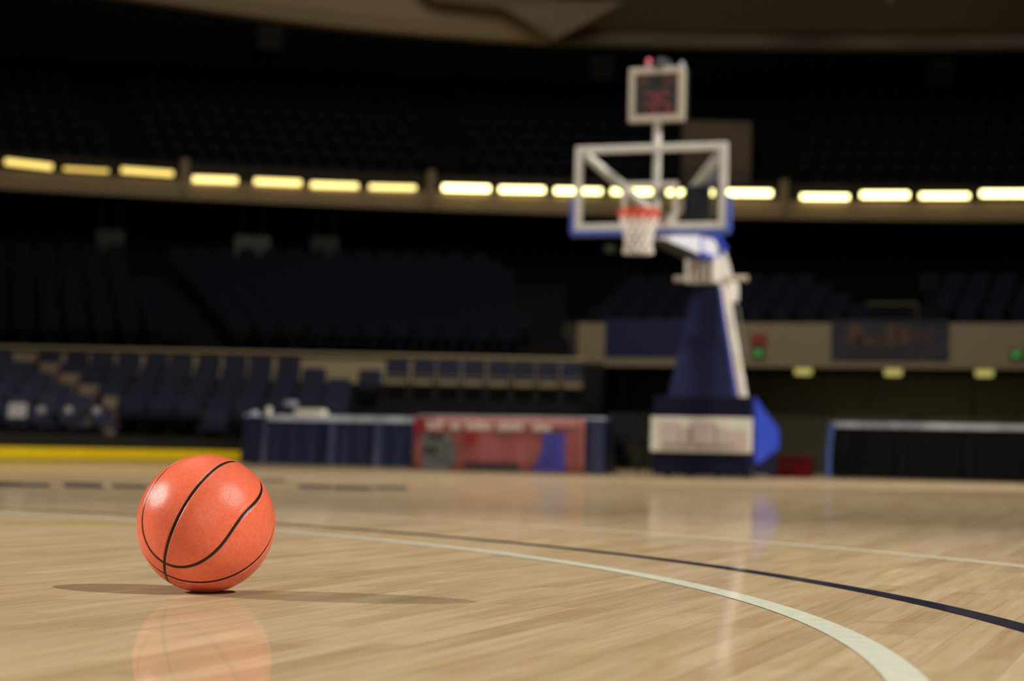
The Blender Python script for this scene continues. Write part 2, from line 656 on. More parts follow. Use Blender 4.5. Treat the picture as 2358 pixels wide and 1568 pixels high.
# ------------------------------------------------------------------ basketball goal
GPHI = math.radians(20.5)
GA = 2.35                                    # backboard plane this far in front of the base
bbc = at(1497, 430, 24.08)
go = Vector((bbc.x + GA * math.sin(GPHI), bbc.y + GA * math.cos(GPHI), 0))
goal = empty('basketball_goal', go, -GPHI)   # local x right, y back
tag(goal, 'portable basketball goal with glass backboard, white net and navy padded base', 'basketball goal')
# base
base = MB()
base.box((0, 0.08, 0.87), (1.24, 0.16, 0.27), bev=0.02)
base.box((0, 0.08, 0.175), (1.24, 0.16, 0.30), bev=0.02)
base.box((0, 0.09, 0.55), (1.24, 0.13, 0.5), bev=0.01)
bp_ = base.build('base_pad', M['navy_box'], goal)
ban = MB().box((0, -0.005, 0.53), (1.285, 0.05, 0.43), bev=0.012).build('sponsor_banner', M['sponsor_cream'], goal, label='cream banner with faded pinkish print')
pr = MB()
for (x0, x1, z0, z1) in ((-0.50, -0.24, 0.36, 0.70), (-0.28, -0.12, 0.36, 0.62), (-0.08, 0.22, 0.36, 0.70), (0.18, 0.32, 0.36, 0.64), (0.30, 0.60, 0.37, 0.60), (-0.5, 0.45, 0.345, 0.42)):
    pr.box(((x0 + x1) / 2, -0.0335, (z0 + z1) / 2), (x1 - x0, 0.008, z1 - z0), bev=0.003)
pr.build('banner_print', M['sponsor_tan'], ban)
MB().box((-0.12, -0.036, 0.52), (0.05, 0.01, 0.22), bev=0.003).build('banner_print', M['sponsor_grey'], ban)
for sx in (-1, 1):
    prof = [(0.16, 1.0), (0.45, 0.90), (1.4, 0.63), (1.4, 0.39), (0.35, 0.2), (0.16, 0.2)]
    x0 = 0.60 if sx > 0 else -0.65
    MB().extrude([(x0, a, z) for a, z in prof], (0.05, 0, 0)).build('side_cover', M['blue_cover'], goal, label='bright blue sloping side cover of the base')
ch = MB()
ch.box((0, 0.87, 0.19), (1.18, 1.46, 0.28), bev=0.01)
ch.extrude([(-0.55, 0.2, 0.3), (-0.55, 0.2, 0.94), (-0.55, 1.35, 0.58), (-0.55, 1.35, 0.3)], (1.1, 0, 0))
ch.build('ballast_box', M['navy_box'], goal)
for (wx, wy) in ((-0.45, 0.12), (0.2, 0.12), (0.58, 0.15), (-0.45, 1.2), (0.52, 0.62), (0.3, 1.25)):
    w = MB()
    w.tube([(wx - 0.03, wy, 0.075), (wx + 0.03, wy, 0.075)], 0.075, 16)
    wo = w.build('caster_wheel', M['caster'], goal, label='small metal caster under the base')
    MB().box((wx, wy, 0.13), (0.09, 0.09, 0.05), bev=0.005).build('caster_fork', M['black'], wo)
# tower
tw = MB()
tw.prism(None, [
    [(-0.36, 0.22, 0.95), (0.36, 0.22, 0.95), (0.36, 0.62, 0.95), (-0.36, 0.62, 0.95)],
    [(-0.13, 0.26, 2.41), (0.13, 0.26, 2.41), (0.13, 0.62, 2.41), (-0.13, 0.62, 2.41)]])
tw.build('tower', M['white_metal'], goal, label='white tower frame behind the navy pad')
tp = MB()
tp.prism(None, [
    [(-0.45, 0.05, 0.98), (0.41, 0.05, 0.98), (0.41, 0.23, 0.98), (-0.45, 0.23, 0.98)],
    [(-0.17, 0.12, 2.38), (0.15, 0.12, 2.38), (0.15, 0.27, 2.38), (-0.17, 0.27, 2.38)]])
tpo = tp.build('tower_pad', M['navy_pad'], goal)
eg = MB()
eg.tube([(0.41, 0.10, 0.99), (0.15, 0.17, 2.37)], 0.016, 8)
eg.build('pad_edge', M['blue_cover'], tpo, label='bright blue edge piping')
MB().tube([(0.42, 0.50, 1.0), (0.155, 0.50, 2.40)], 0.035, 10).build('tower_strut', M['white_metal'], goal)
MB().tube([(0.30, 0.95, 1.55), (0.22, 0.85, 2.15), (0.18, 0.8, 2.2)], 0.018, 8).build('release_rod', M['caster'], goal)
# head with springs and crossbar
hd = MB()
hd.box((-0.03, 0.12, 2.58), (0.42, 0.34, 0.34), bev=0.05)
for k in range(5):
    hd.tube([(-0.19 + 0.08 * k, -0.06, 2.70), (-0.19 + 0.08 * k, -0.06, 2.40)], 0.034, 10)
hd.box((0.12, 0.75, 2.35), (0.22, 0.28, 0.26), bev=0.04)
hd.build('spring_head', M['white_metal'], goal)
MB().tube([(-0.44, 0.22, 2.475), (0.5, 0.22, 2.475)], 0.036, 12).build('crossbar', M['clock_case'], goal, label='tan crossbar through the spring head')
# neck and boom
path = [(0.0, 2.87, 0.12), (0.2, 2.86, 0.14), (0.48, 2.76, 0.15), (0.75, 2.60, 0.14), (0.93, 2.43, 0.13), (1.0, 2.25, 0.12)]
lp = []
for i, (a, z, h) in enumerate(path):
    a0, z0, _ = path[max(i - 1, 0)]
    a1, z1, _ = path[min(i + 1, len(path) - 1)]
    t = Vector((0, a1 - a0, z1 - z0)).normalized()
    n = Vector((0, -t.z, t.y))
    p = Vector((0, a, z))
    lp.append([p + n * h + Vector((-0.11, 0, 0)), p + n * h + Vector((0.11, 0, 0)), p - n * h + Vector((0.11, 0, 0)), p - n * h + Vector((-0.11, 0, 0))])
MB().prism(None, lp).build('neck_arm', M['white_metal'], goal)
lp = []
for a, zt, zb in ((-2.2, 2.81, 2.73), (-1.3, 2.90, 2.72), (-0.5, 2.98, 2.70), (0.1, 3.0, 2.71)):
    lp.append([(-0.12, a, zt), (0.12, a, zt), (0.12, a, zb), (-0.12, a, zb)])
bo = MB().prism(None, lp).build('boom_arm', M['arm_pad'], goal, label='white tapered boom carrying the backboard')
bl = MB()
bl.box((0, -0.6, 2.835), (0.262, 0.06, 0.30), bev=0.01)
bl.box((0, 0.28, 2.84), (0.318, 0.05, 0.34), bev=0.01)
bl.extrude([(-0.155, -0.6, 2.99), (-0.155, 0.0, 3.02), (-0.155, 0.55, 2.90), (-0.155, 0.55, 2.84), (-0.155, 0.0, 2.955), (-0.155, -0.6, 2.93)], (0.31, 0, 0))
bl.extrude([(-0.155, -0.6, 2.73), (-0.155, 0.28, 2.73), (-0.155, 0.28, 2.68), (-0.155, -0.6, 2.68)], (0.31, 0, 0))
bl.build('boom_trim', M['blue_cover'], bo, label='blue border on the boom padding')
MB().extrude([(-0.10, -2.1, 2.735), (-0.10, -0.62, 2.705), (-0.10, -0.62, 2.655), (-0.10, -2.1, 2.71)], (0.2, 0, 0)).build('boom_underside', M['black'], bo)
MB().box((0.0, -1.75, 2.98), (0.20, 0.22, 0.16), bev=0.02).build('mount_block', M['white_metal'], goal)
for sx in (-1, 1):
    MB().tube([(sx * 0.83, -2.27, 3.72), (sx * 0.05, -1.72, 3.0)], 0.055, 10).build('backboard_brace', M['white_metal'], goal)
MB().tube([(0.0, -2.1, 2.98), (0.0, -2.1, 4.09)], 0.048, 12).build('clock_pole', M['white_metal'], goal)
MB().box((0.02, -2.02, 3.03), (0.06, 0.06, 0.12), bev=0.01).build('red_clamp', M['red_bit'], goal, label='small red clamp under the pole')
cbx = MB()
cbx.box((0.46, -2.0, 3.10), (0.30, 0.10, 0.50), bev=0.02)
cb = cbx.build('control_box', M['black'], goal)
cw = MB()
random.seed(3)
for k in range(5):
    p0 = Vector((0.42 + 0.05 * k, -2.06, 3.34))
    cw.tube([p0, p0 + Vector((0.06, 0, 0.1 + 0.03 * k)), p0 + Vector((0.14, 0.02, 0.02 * k)), p0 + Vector((0.2, 0.02, 0.12))], 0.012, 6)
cw.build('cable_loops', M['grey_plastic'], cb)
# backboard
BW, BH = 1.80, 0.985
BZ = 3.79 - BH / 2
ay = -GA
bk = MB()
fw = 0.088
bk.box((0, ay, BZ + BH / 2 - fw / 2), (BW, 0.05, fw), bev=0.012)
bk.box((0, ay, BZ - BH / 2 + fw / 2), (BW, 0.05, fw), bev=0.012)
for sx in (-1, 1):
    bk.box((sx * (BW / 2 - fw / 2), ay, BZ), (fw, 0.05, BH - 2 * fw + 0.01), bev=0.006)
bbo = bk.build('backboard', M['frame_white'], goal, label='white backboard border')
gm = bpy.data.materials.new('clear_glass')
gm.use_nodes = True
nt = gm.node_tree
nt.nodes.clear()
o_ = nt.nodes.new('ShaderNodeOutputMaterial')
mx_ = nt.nodes.new('ShaderNodeMixShader')
tr_ = nt.nodes.new('ShaderNodeBsdfTransparent')
gl_ = nt.nodes.new('ShaderNodeBsdfGlossy')
tr_.inputs[0].default_value = (0.92, 0.95, 0.94, 1)
gl_.inputs['Roughness'].default_value = 0.03
mx_.inputs['Fac'].default_value = 0.05
nt.links.new(tr_.outputs[0], mx_.inputs[1])
nt.links.new(gl_.outputs[0], mx_.inputs[2])
nt.links.new(mx_.outputs[0], o_.inputs[0])
MB().box((0, ay, BZ), (BW - 0.16, 0.014, BH - 0.16)).build('glass_pane', gm, bbo, label='clear tempered glass')
sq = MB()
TW, TT, TB = 0.66, 3.36, 2.88
sq.box((0, ay - 0.01, TT - 0.028), (TW, 0.006, 0.056))
for sx in (-1, 1):
    sq.box((sx * (TW / 2 - 0.028), ay - 0.01, (TT + TB) / 2 - 0.028), (0.056, 0.006, TT - TB - 0.056))
sq.build('target_square', M['frame_white'], bbo)
pd = MB()
pz = BZ - BH / 2
pd.box((0, ay, pz - 0.022), (BW + 0.08, 0.085, 0.075), bev=0.025)
for sx in (-1, 1):
    pd.box((sx * (BW / 2 + 0.022), ay, pz + 0.18), (0.065, 0.085, 0.42), bev=0.025)
pd.build('bottom_pad', M['blue_pad'], bbo, label='blue edge padding along the bottom')
# rim and net
RZ, RR = 2.985, 0.2286
rc = Vector((0, ay - 0.035 - 0.15 - RR, RZ))
rm = MB()
rm.tube([rc + Vector((RR * math.cos(q), RR * math.sin(q), 0)) for q in (2 * math.pi * k / 48 for k in range(48))], 0.013, 8, closed=True)
rm.box((0, ay - 0.10, RZ - 0.01), (0.12, 0.16, 0.02), bev=0.004)
rm.box((0, ay - 0.035, RZ - 0.03), (0.17, 0.02, 0.14), bev=0.006)
rm.tube([(-0.05, ay - 0.05, RZ - 0.09), (-0.06, ay - 0.17, RZ - 0.01)], 0.01, 6)
rm.tube([(0.05, ay - 0.05, RZ - 0.09), (0.06, ay - 0.17, RZ - 0.01)], 0.01, 6)
for k in range(12):
    q = 2 * math.pi * (k + 0.5) / 12
    rm.tube([rc + Vector((RR * math.cos(q), RR * math.sin(q), -0.01)), rc + Vector((RR * 0.98 * math.cos(q), RR * 0.98 * math.sin(q), -0.035))], 0.006, 5)
rmo = rm.build('rim', M['rim_orange'], goal, smooth=True, label='orange steel ring')


def net_r(s):
    pts = [(0, RR * 0.97), (0.2, 0.205), (0.45, 0.168), (0.7, 0.148), (0.88, 0.15), (1.0, 0.16)]
    for (a, ra), (b_, rb) in zip(pts[:-1], pts[1:]):
        if s <= b_:
            return ra + (rb - ra) * (s - a) / (b_ - a)
    return pts[-1][1]


NL = 0.425


def net_strands(s0, s1, name, m, par):
    nb = MB()
    ns = 24
    for dr in (-1, 1):
        for k in range(12):
            pts = []
            for i in range(ns + 1):
                s = s0 + (s1 - s0) * i / ns
                q = 2 * math.pi * (k + 0.5) / 12 + dr * s * 2 * math.pi * 3.0 / 12
                r = net_r(s)
                pts.append(rc + Vector((r * math.cos(q), r * math.sin(q), -0.03 - NL * s)))
            nb.tube(pts, 0.011, 5)
    if s1 > 0.9:
        for k in range(24):
            q = 2 * math.pi * k / 24
            p = rc + Vector((net_r(1) * math.cos(q), net_r(1) * math.sin(q), -0.03 - NL))
            nb.tube([p, p + Vector((0.002, 0, -0.025))], 0.012, 6)
    return nb.build(name, m, par, smooth=True)


no_ = net_strands(0.1, 1.0, 'net', M['net'], goal)
no_['label'] = 'white rope net, reddish at the top'
net_strands(0.0, 0.12, 'net_loops', M['net_red'], no_)
# shot clock
sc = MB()
CZ, CW, CH, CY = 4.39, 0.665, 0.63, -2.12
t_ = 0.078
sc.box((0, CY + 0.06, CZ), (CW, 0.14, CH), bev=0.015)
sco = sc.build('shot_clock', M['black'], goal, label='square shot clock reading 35 above the backboard')
fr = MB()
fr.box((0, CY - 0.03, CZ + CH / 2 - t_ / 2), (CW, 0.06, t_), bev=0.012)
fr.box((0, CY - 0.03, CZ - CH / 2 + t_ / 2), (CW, 0.06, t_), bev=0.012)
for sx in (-1, 1):
    fr.box((sx * (CW / 2 - t_ / 2), CY - 0.03, CZ), (t_, 0.06, CH - 2 * t_ + 0.01), bev=0.008)
fr.build('clock_frame', M['clock_case'], sco)
MB().box((0, CY - 0.012, CZ), (CW - 2 * t_ + 0.02, 0.02, CH - 2 * t_ + 0.02)).build('clock_face', M['display'], sco)
SEG = {'0': 'abcdef', '1': 'bc', '2': 'abged', '3': 'abgcd', '4': 'fgbc', '5': 'afgcd', '6': 'afgecd', '7': 'abc', '8': 'abcdefg', '9': 'abcfgd'}


def seg7(mb, d, x, z, w, h, s, y):
    hs = h / 2
    pos = {'a': (x, z + hs, 1), 'g': (x, z, 1), 'd': (x, z - hs, 1), 'b': (x + w / 2, z + hs / 2, 0), 'c': (x + w / 2, z - hs / 2, 0),
           'f': (x - w / 2, z + hs / 2, 0), 'e': (x - w / 2, z - hs / 2, 0)}
    for k in SEG[d]:
        px, pz2, hor = pos[k]
        mb.box((px, y, pz2), (w * 0.95, 0.008, s) if hor else (s, 0.008, hs * 0.92))


for d_, x in (('3', -0.085), ('5', 0.095)):
    dg = MB()
    seg7(dg, d_, x, CZ - 0.105, 0.125, 0.24, 0.036, CY - 0.026)
    dg.build('red_digit', M['digit_red'], sco, label='red digit ' + d_)
for x in (-0.205, -0.125, 0.115, 0.195):
    dg = MB()
    seg7(dg, '0', x, CZ + 0.17, 0.045, 0.09, 0.018, CY - 0.026)
    dg.build('small_digit', M['digit_orange'], sco, label='dim orange digit along the top')
bc = MB()
bc.lathe([(0.13, 0.0), (0.125, 0.05), (0.09, 0.1), (0.03, 0.125)], (0.03, CY + 0.05, CZ + CH / 2), 16)
bc.build('beacon_dome', M['display'], sco)
MB().lathe([(0.02, 0.0), (0.035, 0.03), (0.02, 0.065)], (-0.12, CY + 0.02, CZ + CH / 2 + 0.05), 12).build('red_lamp', M['beacon_red'], sco)
MB().box((-0.12, CY + 0.02, CZ + CH / 2 + 0.025), (0.06, 0.06, 0.05), bev=0.01).build('lamp_socket', M['grey_plastic'], sco)
MB().lathe([(0.025, 0.0), (0.035, 0.03), (0.015, 0.06)], (CW / 2 - 0.05, CY, CZ + CH / 2), 12).build('corner_lamp', M['grey_plastic'], sco)

# ------------------------------------------------------------------ tables
def baseline(p, d):
    return Vector((p[0] + d * math.cos(math.radians(19)), p[1] - d * math.sin(math.radians(19)), 0))


TR = math.radians(-19)


def skirt_mesh(L, D, H, seed, amp=0.018, hang=0.0, pitch=0.17):
    """pleated cloth around front and both ends"""
    r = random.Random(seed)
    path = []
    n = 420
    per = 2 * D + L
    ph = 0.0
    folds = []
    x = 0.05
    while x < per:
        folds.append((x, r.uniform(0.03, 0.07), r.choice((0.1, 0.15, 0.3, 0.4, 3.2)), r.uniform(-0.12, 0.12)))
        x += r.uniform(0.09, 0.26)
    for i in range(n + 1):
        s = per * i / n
        a = amp * 0.25 * math.sin(s * 23.0)
        for fx, fw_, fa, _ in folds:
            a += amp * fa * math.exp(-((s - fx) / fw_) ** 2)
        if s < D:
            p, nn = (0.0, D - s), (-1, 0)
        elif s < D + L:
            p, nn = (s - D, 0.0), (0, -1)
        else:
            p, nn = (L, s - D - L), (1, 0)
        path.append((p, nn, a))
    rows = []
    for z in (H, H - 0.03, H * 0.66, H * 0.33, 0.02):
        f = (H - z) / H
        rows.append([(p[0] + nn[0] * (0.012 + a * (0.25 + f) + 0.03 * f), p[1] + nn[1] * (0.012 + a * (0.25 + f) + 0.03 * f), z) for p, nn, a in path])
    return MB().grid(rows)


def make_table(name, loc, L, D, H, topm, skm, label, seed, edge=None, amp=0.018):
    t = empty(name, loc, TR)
    tag(t, label, 'table')
    MB().box((L / 2, D / 2, H - 0.012), (L - 0.004, D, 0.028), bev=0.006).build('tabletop', topm, t)
    skirt_mesh(L, D, H - 0.03, seed, amp).build('table_skirt', skm, t, smooth=True)
    for lx in (0.12, L - 0.12):
        for ly in (0.1, D - 0.1):
            MB().tube([(lx, ly, 0.0), (lx, ly, H - 0.02)], 0.016, 8).build('leg', M['chair_frame'], t)
    return t


t1 = make_table('folding_table', (-3.87, 31.0, 0), 2.72, 0.70, 0.73, M['table_top'], M['table_blue'], 'long folding table with pleated navy skirt left of the red banner', 5)
t2 = make_table('folding_table', (-1.20, 27.55, 0), 2.48, 0.45, 0.72, M['table_top'], M['table_blue'], 'blue-skirted folding table behind the red banner', 9)
t3 = make_table('folding_table', (4.37, 29.0, 0), 3.2, 0.75, 0.75, M['table_edge'], M['table_black'], 'black-skirted folding table with pale top right of the red case', 12, amp=0.008)
MB().box((1.56, -0.035, 0.688), (2.30, 0.02, 0.085), bev=0.006).build('edge_cloth', M['table_top'], t1, label='pale strip along the front edge')
# pale cloth strip clipped round the black table's top edge and its blue corner drop
ed = MB()
ed.box((1.6, -0.03, 0.735), (3.24, 0.012, 0.07), bev=0.004)
ed.build('edge_trim', M['table_edge'], t3, label='pale strip along the front edge')
cr = MB()
cr.grid([[(-0.03, -0.05, 0.76), (0.03, -0.055, 0.76), (0.06, -0.05, 0.76)], [(-0.06, -0.07, 0.5), (-0.01, -0.085, 0.48), (0.02, -0.07, 0.5)], [(-0.08, -0.09, 0.27), (-0.04, -0.11, 0.25), (0.01, -0.08, 0.3)], [(-0.07, -0.08, 0.03), (-0.03, -0.10, 0.03), (0.01, -0.07, 0.03)]])
cr.build('corner_drop', M['corner_blue'], t3, label='blue cloth corner at the left end')


def tloc(t, p):
    return (Matrix.Translation(t.location) @ Matrix.Rotation(t.rotation_euler.z, 4, 'Z')) @ Vector(p)


# things on the navy table
e = empty('desk_monitor', tloc(t1, (0.60, 0.30, 0.733)), TR)
tag(e, 'small dark desk monitor with pale top on navy-skirted table', 'monitor')
MB().box((0, 0, 0.06), (0.22, 0.16, 0.12), bev=0.015).build('housing', M['black'], e)
MB().box((0, 0.02, 0.165), (0.17, 0.12, 0.09), bev=0.02).build('pale_top', M['grey_plastic'], e)
for i, (x, w, h, m, nm, lb, ct) in enumerate((
        (0.34, 0.09, 0.11, 'paper', 'paper_cup', 'white paper cup left of the desk monitor on the navy table', 'cup'),
        (0.13, 0.10, 0.05, 'table_top', 'paper_stack', 'small grey stack of papers at the left end of navy table', 'papers'))):
    p = tloc(t1, (x, 0.12, 0.733))
    if nm == 'paper_cup':
        o = MB().lathe([(0.035, 0.0), (0.045, h), (0.04, h), (0.032, 0.01)], (0, 0, 0), 16).build(nm, M[m])
    else:
        o = MB().box((0, 0, h / 2), (w, 0.2, h), bev=0.004).build(nm, M[m])
    o.location = p
    tag(o, lb, ct)
o = MB()
for k in range(5):
    o.box((0.01 * (k % 2), 0.005 * (k % 3), 0.008 + 0.018 * k), (0.44 - 0.01 * k, 0.24, 0.016), bev=0.002)
o = o.build('paper_tray', M['paper'])
o.location = tloc(t1, (1.00, 0.14, 0.733))
o.rotation_euler = (0, 0, TR)
tag(o, 'cream pile of programmes right of the desk monitor', 'papers')

# red banner on the second table
e = empty('banner', tloc(t2, (0.0, -0.125, 0.0)), TR)
tag(e, 'wide red sponsor banner hung on the table front', 'banner')
BL_ = 2.30
rows = []
for z in (0.705, 0.6, 0.45, 0.3, 0.15, 0.02):
    rows.append([(BL_ * i / 40, 0.006 * math.sin(i * 0.7) + 0.012 * math.sin(i * 0.23 + z * 3), z) for i in range(41)])
cl = MB().grid(rows).build('cloth', M['banner_red'], e, smooth=True)
sm = cl.modifiers.new('thick', 'SOLIDIFY')
sm.thickness = 0.006


def bprint(rects, m, nm='print', y=-0.03, lb=None):
    mb = MB()
    for (x0, x1, z0, z1) in rects:
        mb.box(((x0 + x1) / 2, y, (z0 + z1) / 2), (x1 - x0, 0.006, z1 - z0), bev=0.002)
    return mb.build(nm, m, cl, label=lb)


random.seed(11)
rects = []
x = 0.20
for wd in (0.22, 0.13, 0.34, 0.36, 0.24):                    # the top line: word-shaped runs of unreadable letters
    xe = x + wd
    while x < xe:
        w = random.uniform(0.03, 0.05)
        h = random.choice((0.075, 0.075, 0.105))
        rects.append((x, min(x + w, xe), 0.535, 0.545 + h))
        x += w + 0.012
    x += 0.06
bprint(rects, M['print_white'], 'lettering', lb='blurred white line of lettering')
bprint([(0.30, 2.2, 0.60, 0.70)], M['print_pink'], 'pale_band', y=-0.026)
bprint([(0.02, 0.16, 0.50, 0.66)], M['print_red'], 'deep_red_patch', y=-0.026)
bprint([(0.70, 0.88, 0.36, 0.52)], M['print_red'], 'deep_red_patch', y=-0.026)
bprint([(0.14, 0.52, 0.02, 0.48), (0.30, 0.6, 0.1, 0.36)], M['print_grey'], 'grey_figure', y=-0.028)
bprint([(0.16, 0.34, 0.22, 0.32), (0.22, 0.44, 0.40, 0.47)], M['print_dark'], 'dark_figure_patch', y=-0.033)
bprint([(0.72, 1.45, 0.02, 0.13)], M['print_dark'], 'dark_lower_band', y=-0.026)
blm = MB()
blm.extrude([(1.78, -0.03, 0.52), (2.05, -0.03, 0.53), (2.06, -0.03, 0.03), (1.60, -0.03, 0.03), (1.66, -0.03, 0.10), (1.74, -0.03, 0.28)], (0, -0.006, 0))
blm.build('blue_figure', M['print_blue'], cl)

# red case
e = empty('equipment_case', at(1821, 1090, 29.2).xy.to_3d(), TR)
tag(e, 'low dark red equipment case on the floor right of the goal base', 'case')
MB().box((0, 0, 0.13), (0.56, 0.4, 0.25), bev=0.02).build('body', M['red_case'], e)
MB().box((0, 0, 0.275), (0.57, 0.41, 0.05), bev=0.015).build('lid', M['red_case'], e)
MB().tube([(-0.08, -0.205, 0.17), (-0.08, -0.24, 0.16), (0.08, -0.24, 0.16), (0.08, -0.205, 0.17)], 0.01, 6).build('handle', M['black'], e)


# ------------------------------------------------------------------ folding chairs
def rounded_panel(w, h, th, rad, bow=0.03, n=6):
    """upright padded panel with rounded top corners, bowed about its vertical axis"""
    outline = []
    for (cx, cz, a0) in ((w / 2 - rad, h - rad, 0), (-w / 2 + rad, h - rad, 90), (-w / 2 + rad * 0.5, rad * 0.5, 180), (w / 2 - rad * 0.5, rad * 0.5, 270)):
        rr = rad if cz > h / 2 else rad * 0.5
        for i in range(n + 1):
            q = math.radians(a0 + 90 * i / n)
            outline.append((cx + rr * math.cos(q), cz + rr * math.sin(q)))
    return outline


def make_chair(name, pad, fr_m, label):
    t = empty(name, (0, 0, 0))
    ol = rounded_panel(0.50, 0.32, 0.04, 0.10)
    mb = MB()
    mb.prism(None, [[(x * 0.96, 0.20 + 0.10 * z + 0.3 * x * x * -1 + 0.03 - 0.016, 0.515 + z * 0.98) for x, z in ol],
                    [(x, 0.20 + 0.10 * z - 0.3 * x * x + 0.03, 0.51 + z) for x, z in ol],
                    [(x, 0.20 + 0.10 * z - 0.3 * x * x + 0.055, 0.51 + z) for x, z in ol]])
    mb.build('backrest', pad, t)
    MB().box((0, -0.02, 0.445), (0.48, 0.40, 0.06), bev=0.02, seg=3).build('seat', pad, t)
    for sx in (-1, 1):
        MB().tube([(sx * 0.225, -0.20, 0.0), (sx * 0.225, 0.10, 0.44), (sx * 0.215, 0.235, 0.62), (sx * 0.19, 0.255, 0.80)], 0.012, 6).build('leg', fr_m, t)
        MB().tube([(sx * 0.205, 0.24, 0.0), (sx * 0.205, -0.14, 0.42)], 0.012, 6).build('leg', fr_m, t)
    MB().tube([(-0.2, 0.17, 0.08), (0.2, 0.17, 0.08)], 0.009, 6).build('stretcher', fr_m, t)
    tag(t, label, 'chair')
    return t


proto = make_chair('folding_chair', M['chair_pad'], M['chair_frame'], 'x')
proto_used = [False]


def put_chair(loc, rz, label, group):
    if not proto_used[0]:
        proto_used[0] = True
        o = proto
        o.location = loc
        o.rotation_euler = (0, 0, rz)
    else:
        o = copy_thing(proto, loc, rz)
    o['label'] = label
    o['group'] = group
    return o


ROWY = [40.0, 40.9, 41.8, 42.7, 43.6, 44.5]
ROWZ = [0.13, 0.37, 0.61, 0.85, 1.09, 1.33]
ROWN = ['front', 'second', 'third', 'fourth', 'fifth', 'back']
GAP = [296, 244, 197, 150, 103, 54]                # the aisle crosses the rows on a diagonal
END = [535, 790, 800, 800, 745, 690]
CHAIR_SPOTS = []
for k in range(6):
    Y, z = ROWY[k], ROWZ[k]
    x0, x1 = px_x(-40, Y), px_x(END[k], Y)
    gx = px_x(GAP[k], Y)
    n = 0
    # left block is turned towards the court, right block faces along the court
    xs = []
    x = gx - 0.45
    while x > x0:
        xs.append(x)
        x -= 0.56
    xs = xs[::-1]
    for i, x in enumerate(xs):
        put_chair((x, Y, z), math.radians(28), 'padded navy folding chair, %s from left in %s row, block left of the aisle' % (ORD[i + 1], ROWN[k]), 'chairs left of the stand aisle')
        CHAIR_SPOTS.append((k, x))
    x = gx + 0.45
    i = 0
    while x < x1:
        if not (k == 0 and px_x(345, Y) < x < px_x(470, Y)):
            i += 1
            put_chair((x, Y, z), math.radians(4 * math.sin(x * 7)), 'padded navy folding chair, %s from left in %s row, block right of the aisle' % (ORD[i], ROWN[k]), 'chairs right of the stand aisle')
        x += 0.555
for i, px in enumerate((847, 911, 972, 1030, 1088, 1146, 1203, 1260, 1316)):
    Yc = 44.35 if i else 43.9
    o = put_chair((px_x(px, Yc), Yc, 1.33 if i else 1.09), math.radians((-1, 1, -1, 0, 0, -1, 1, 1, -1)[i]),
                  'dark folding chair before the beige wall, %s in the single row above the red banner' % ORD[i + 1], 'single row of chairs above the banner')
# pale patches standing in for glints on the left block's front chairs, and one white card
for i, (px, py) in enumerate(((95, 943), (158, 943), (223, 945))):
    p = at(px, py, 39.72)
    o = MB().box((0, 0, 0), (0.13, 0.02, 0.12), bev=0.02).build('seat_glint', M['cap_metal'])
    o.location = p
    tag(o, 'small pale patch for a round plate on a front chair, %s right of the white card' % ORD[i + 1], 'glint', 'pale glint patches on front chairs')
p = at(40, 945, 39.7)
o = MB().box((0, 0, 0), (0.34, 0.015, 0.28), bev=0.006).build('white_card', M['cap_metal'])
o.location = p
o.rotation_euler = (math.radians(-15), 0, 0)
tag(o, 'white square card propped on a front chair at far left', 'card')
# single chair beside the goal base
p = at(1447, 1090, 28.4)
ch1 = copy_thing(proto, (p.x, 28.4, 0), math.radians(15))
ch1['label'] = 'dark folding chair standing on the court between banner and goal base'
for c_ in ch1.children:
    c_.data = c_.data.copy()
    c_.data.materials[0] = M['chair_dark']
if 'group' in ch1:
    del ch1['group']

# stand platform steps
st = MB()
xl, xr = -15.5, px_x(1345, 45)
for k in range(6):
    y0 = ROWY[k] - 0.42
    y1 = 45.32
    y1 = ROWY[k] + 0.48 if k < 5 else 45.32
    xe = xr if k >= 4 else px_x(820, ROWY[k])
    st.box(((xl + xe) / 2, (y0 + y1) / 2, ROWZ[k] / 2 - 0.015), (xe - xl, y1 - y0, ROWZ[k] + 0.03))
o = st.build('floor_risers', M['platform'])
struct(o, 'dark stepped seating platform', 'platform')
sb = MB()
for k in range(1, 6):
    gx = px_x(GAP[k], ROWY[k])
    sb.box((gx, ROWY[k] - 0.40, ROWZ[k] + 0.06), (0.36, 0.3, 0.12), bev=0.01)
    sb.box((gx, ROWY[k] + 0.36, ROWZ[k] + 0.40), (0.46 if k > 1 else 0.28, 0.04, 0.80), bev=0.01)  # added upright panels, standing in for beige seen through the chair gaps
o = sb.build('floor_steps_and_panels', M['aisle_beige'])
struct(o, 'beige aisle steps with added panels for the gaps between chairs', 'steps')
# beige wall behind the stand
wb = MB()
wb.box(((xl + xr) / 2, 45.45, 1.96), (xr - xl, 0.2, 0.6), bev=0.01)
wb.box(((xl + xr) / 2, 45.42, 2.27), (xr - xl, 0.3, 0.06), bev=0.01)
kb = MB().box(((xl + xr) / 2, 45.47, 0.84), (xr - xl, 0.2, 1.66)).build('wall_stand', M['void'])
struct(kb, 'dark lower part of the wall behind the stand', 'wall')
o = wb.build('wall_left', M['beige_wall'])
struct(o, 'long low beige wall behind the folding chairs', 'wall')
# black drape at the end of the chair row
e = MB()
rows = []
for z in (2.15, 1.2, 0.0):
    rows.append([(0.42 * (i / 24 - 0.5), 0.03 * math.sin(i * 1.1), z) for i in range(25)])
e = e.grid(rows).build('black_drape', M['void'], smooth=True)
sm = e.modifiers.new('thick', 'SOLIDIFY')
sm.thickness = 0.02
e.location = (px_x(1364, 43.6), 43.6, -0.02)
tag(e, 'tall black drape at the right end of the chair row', 'drape')

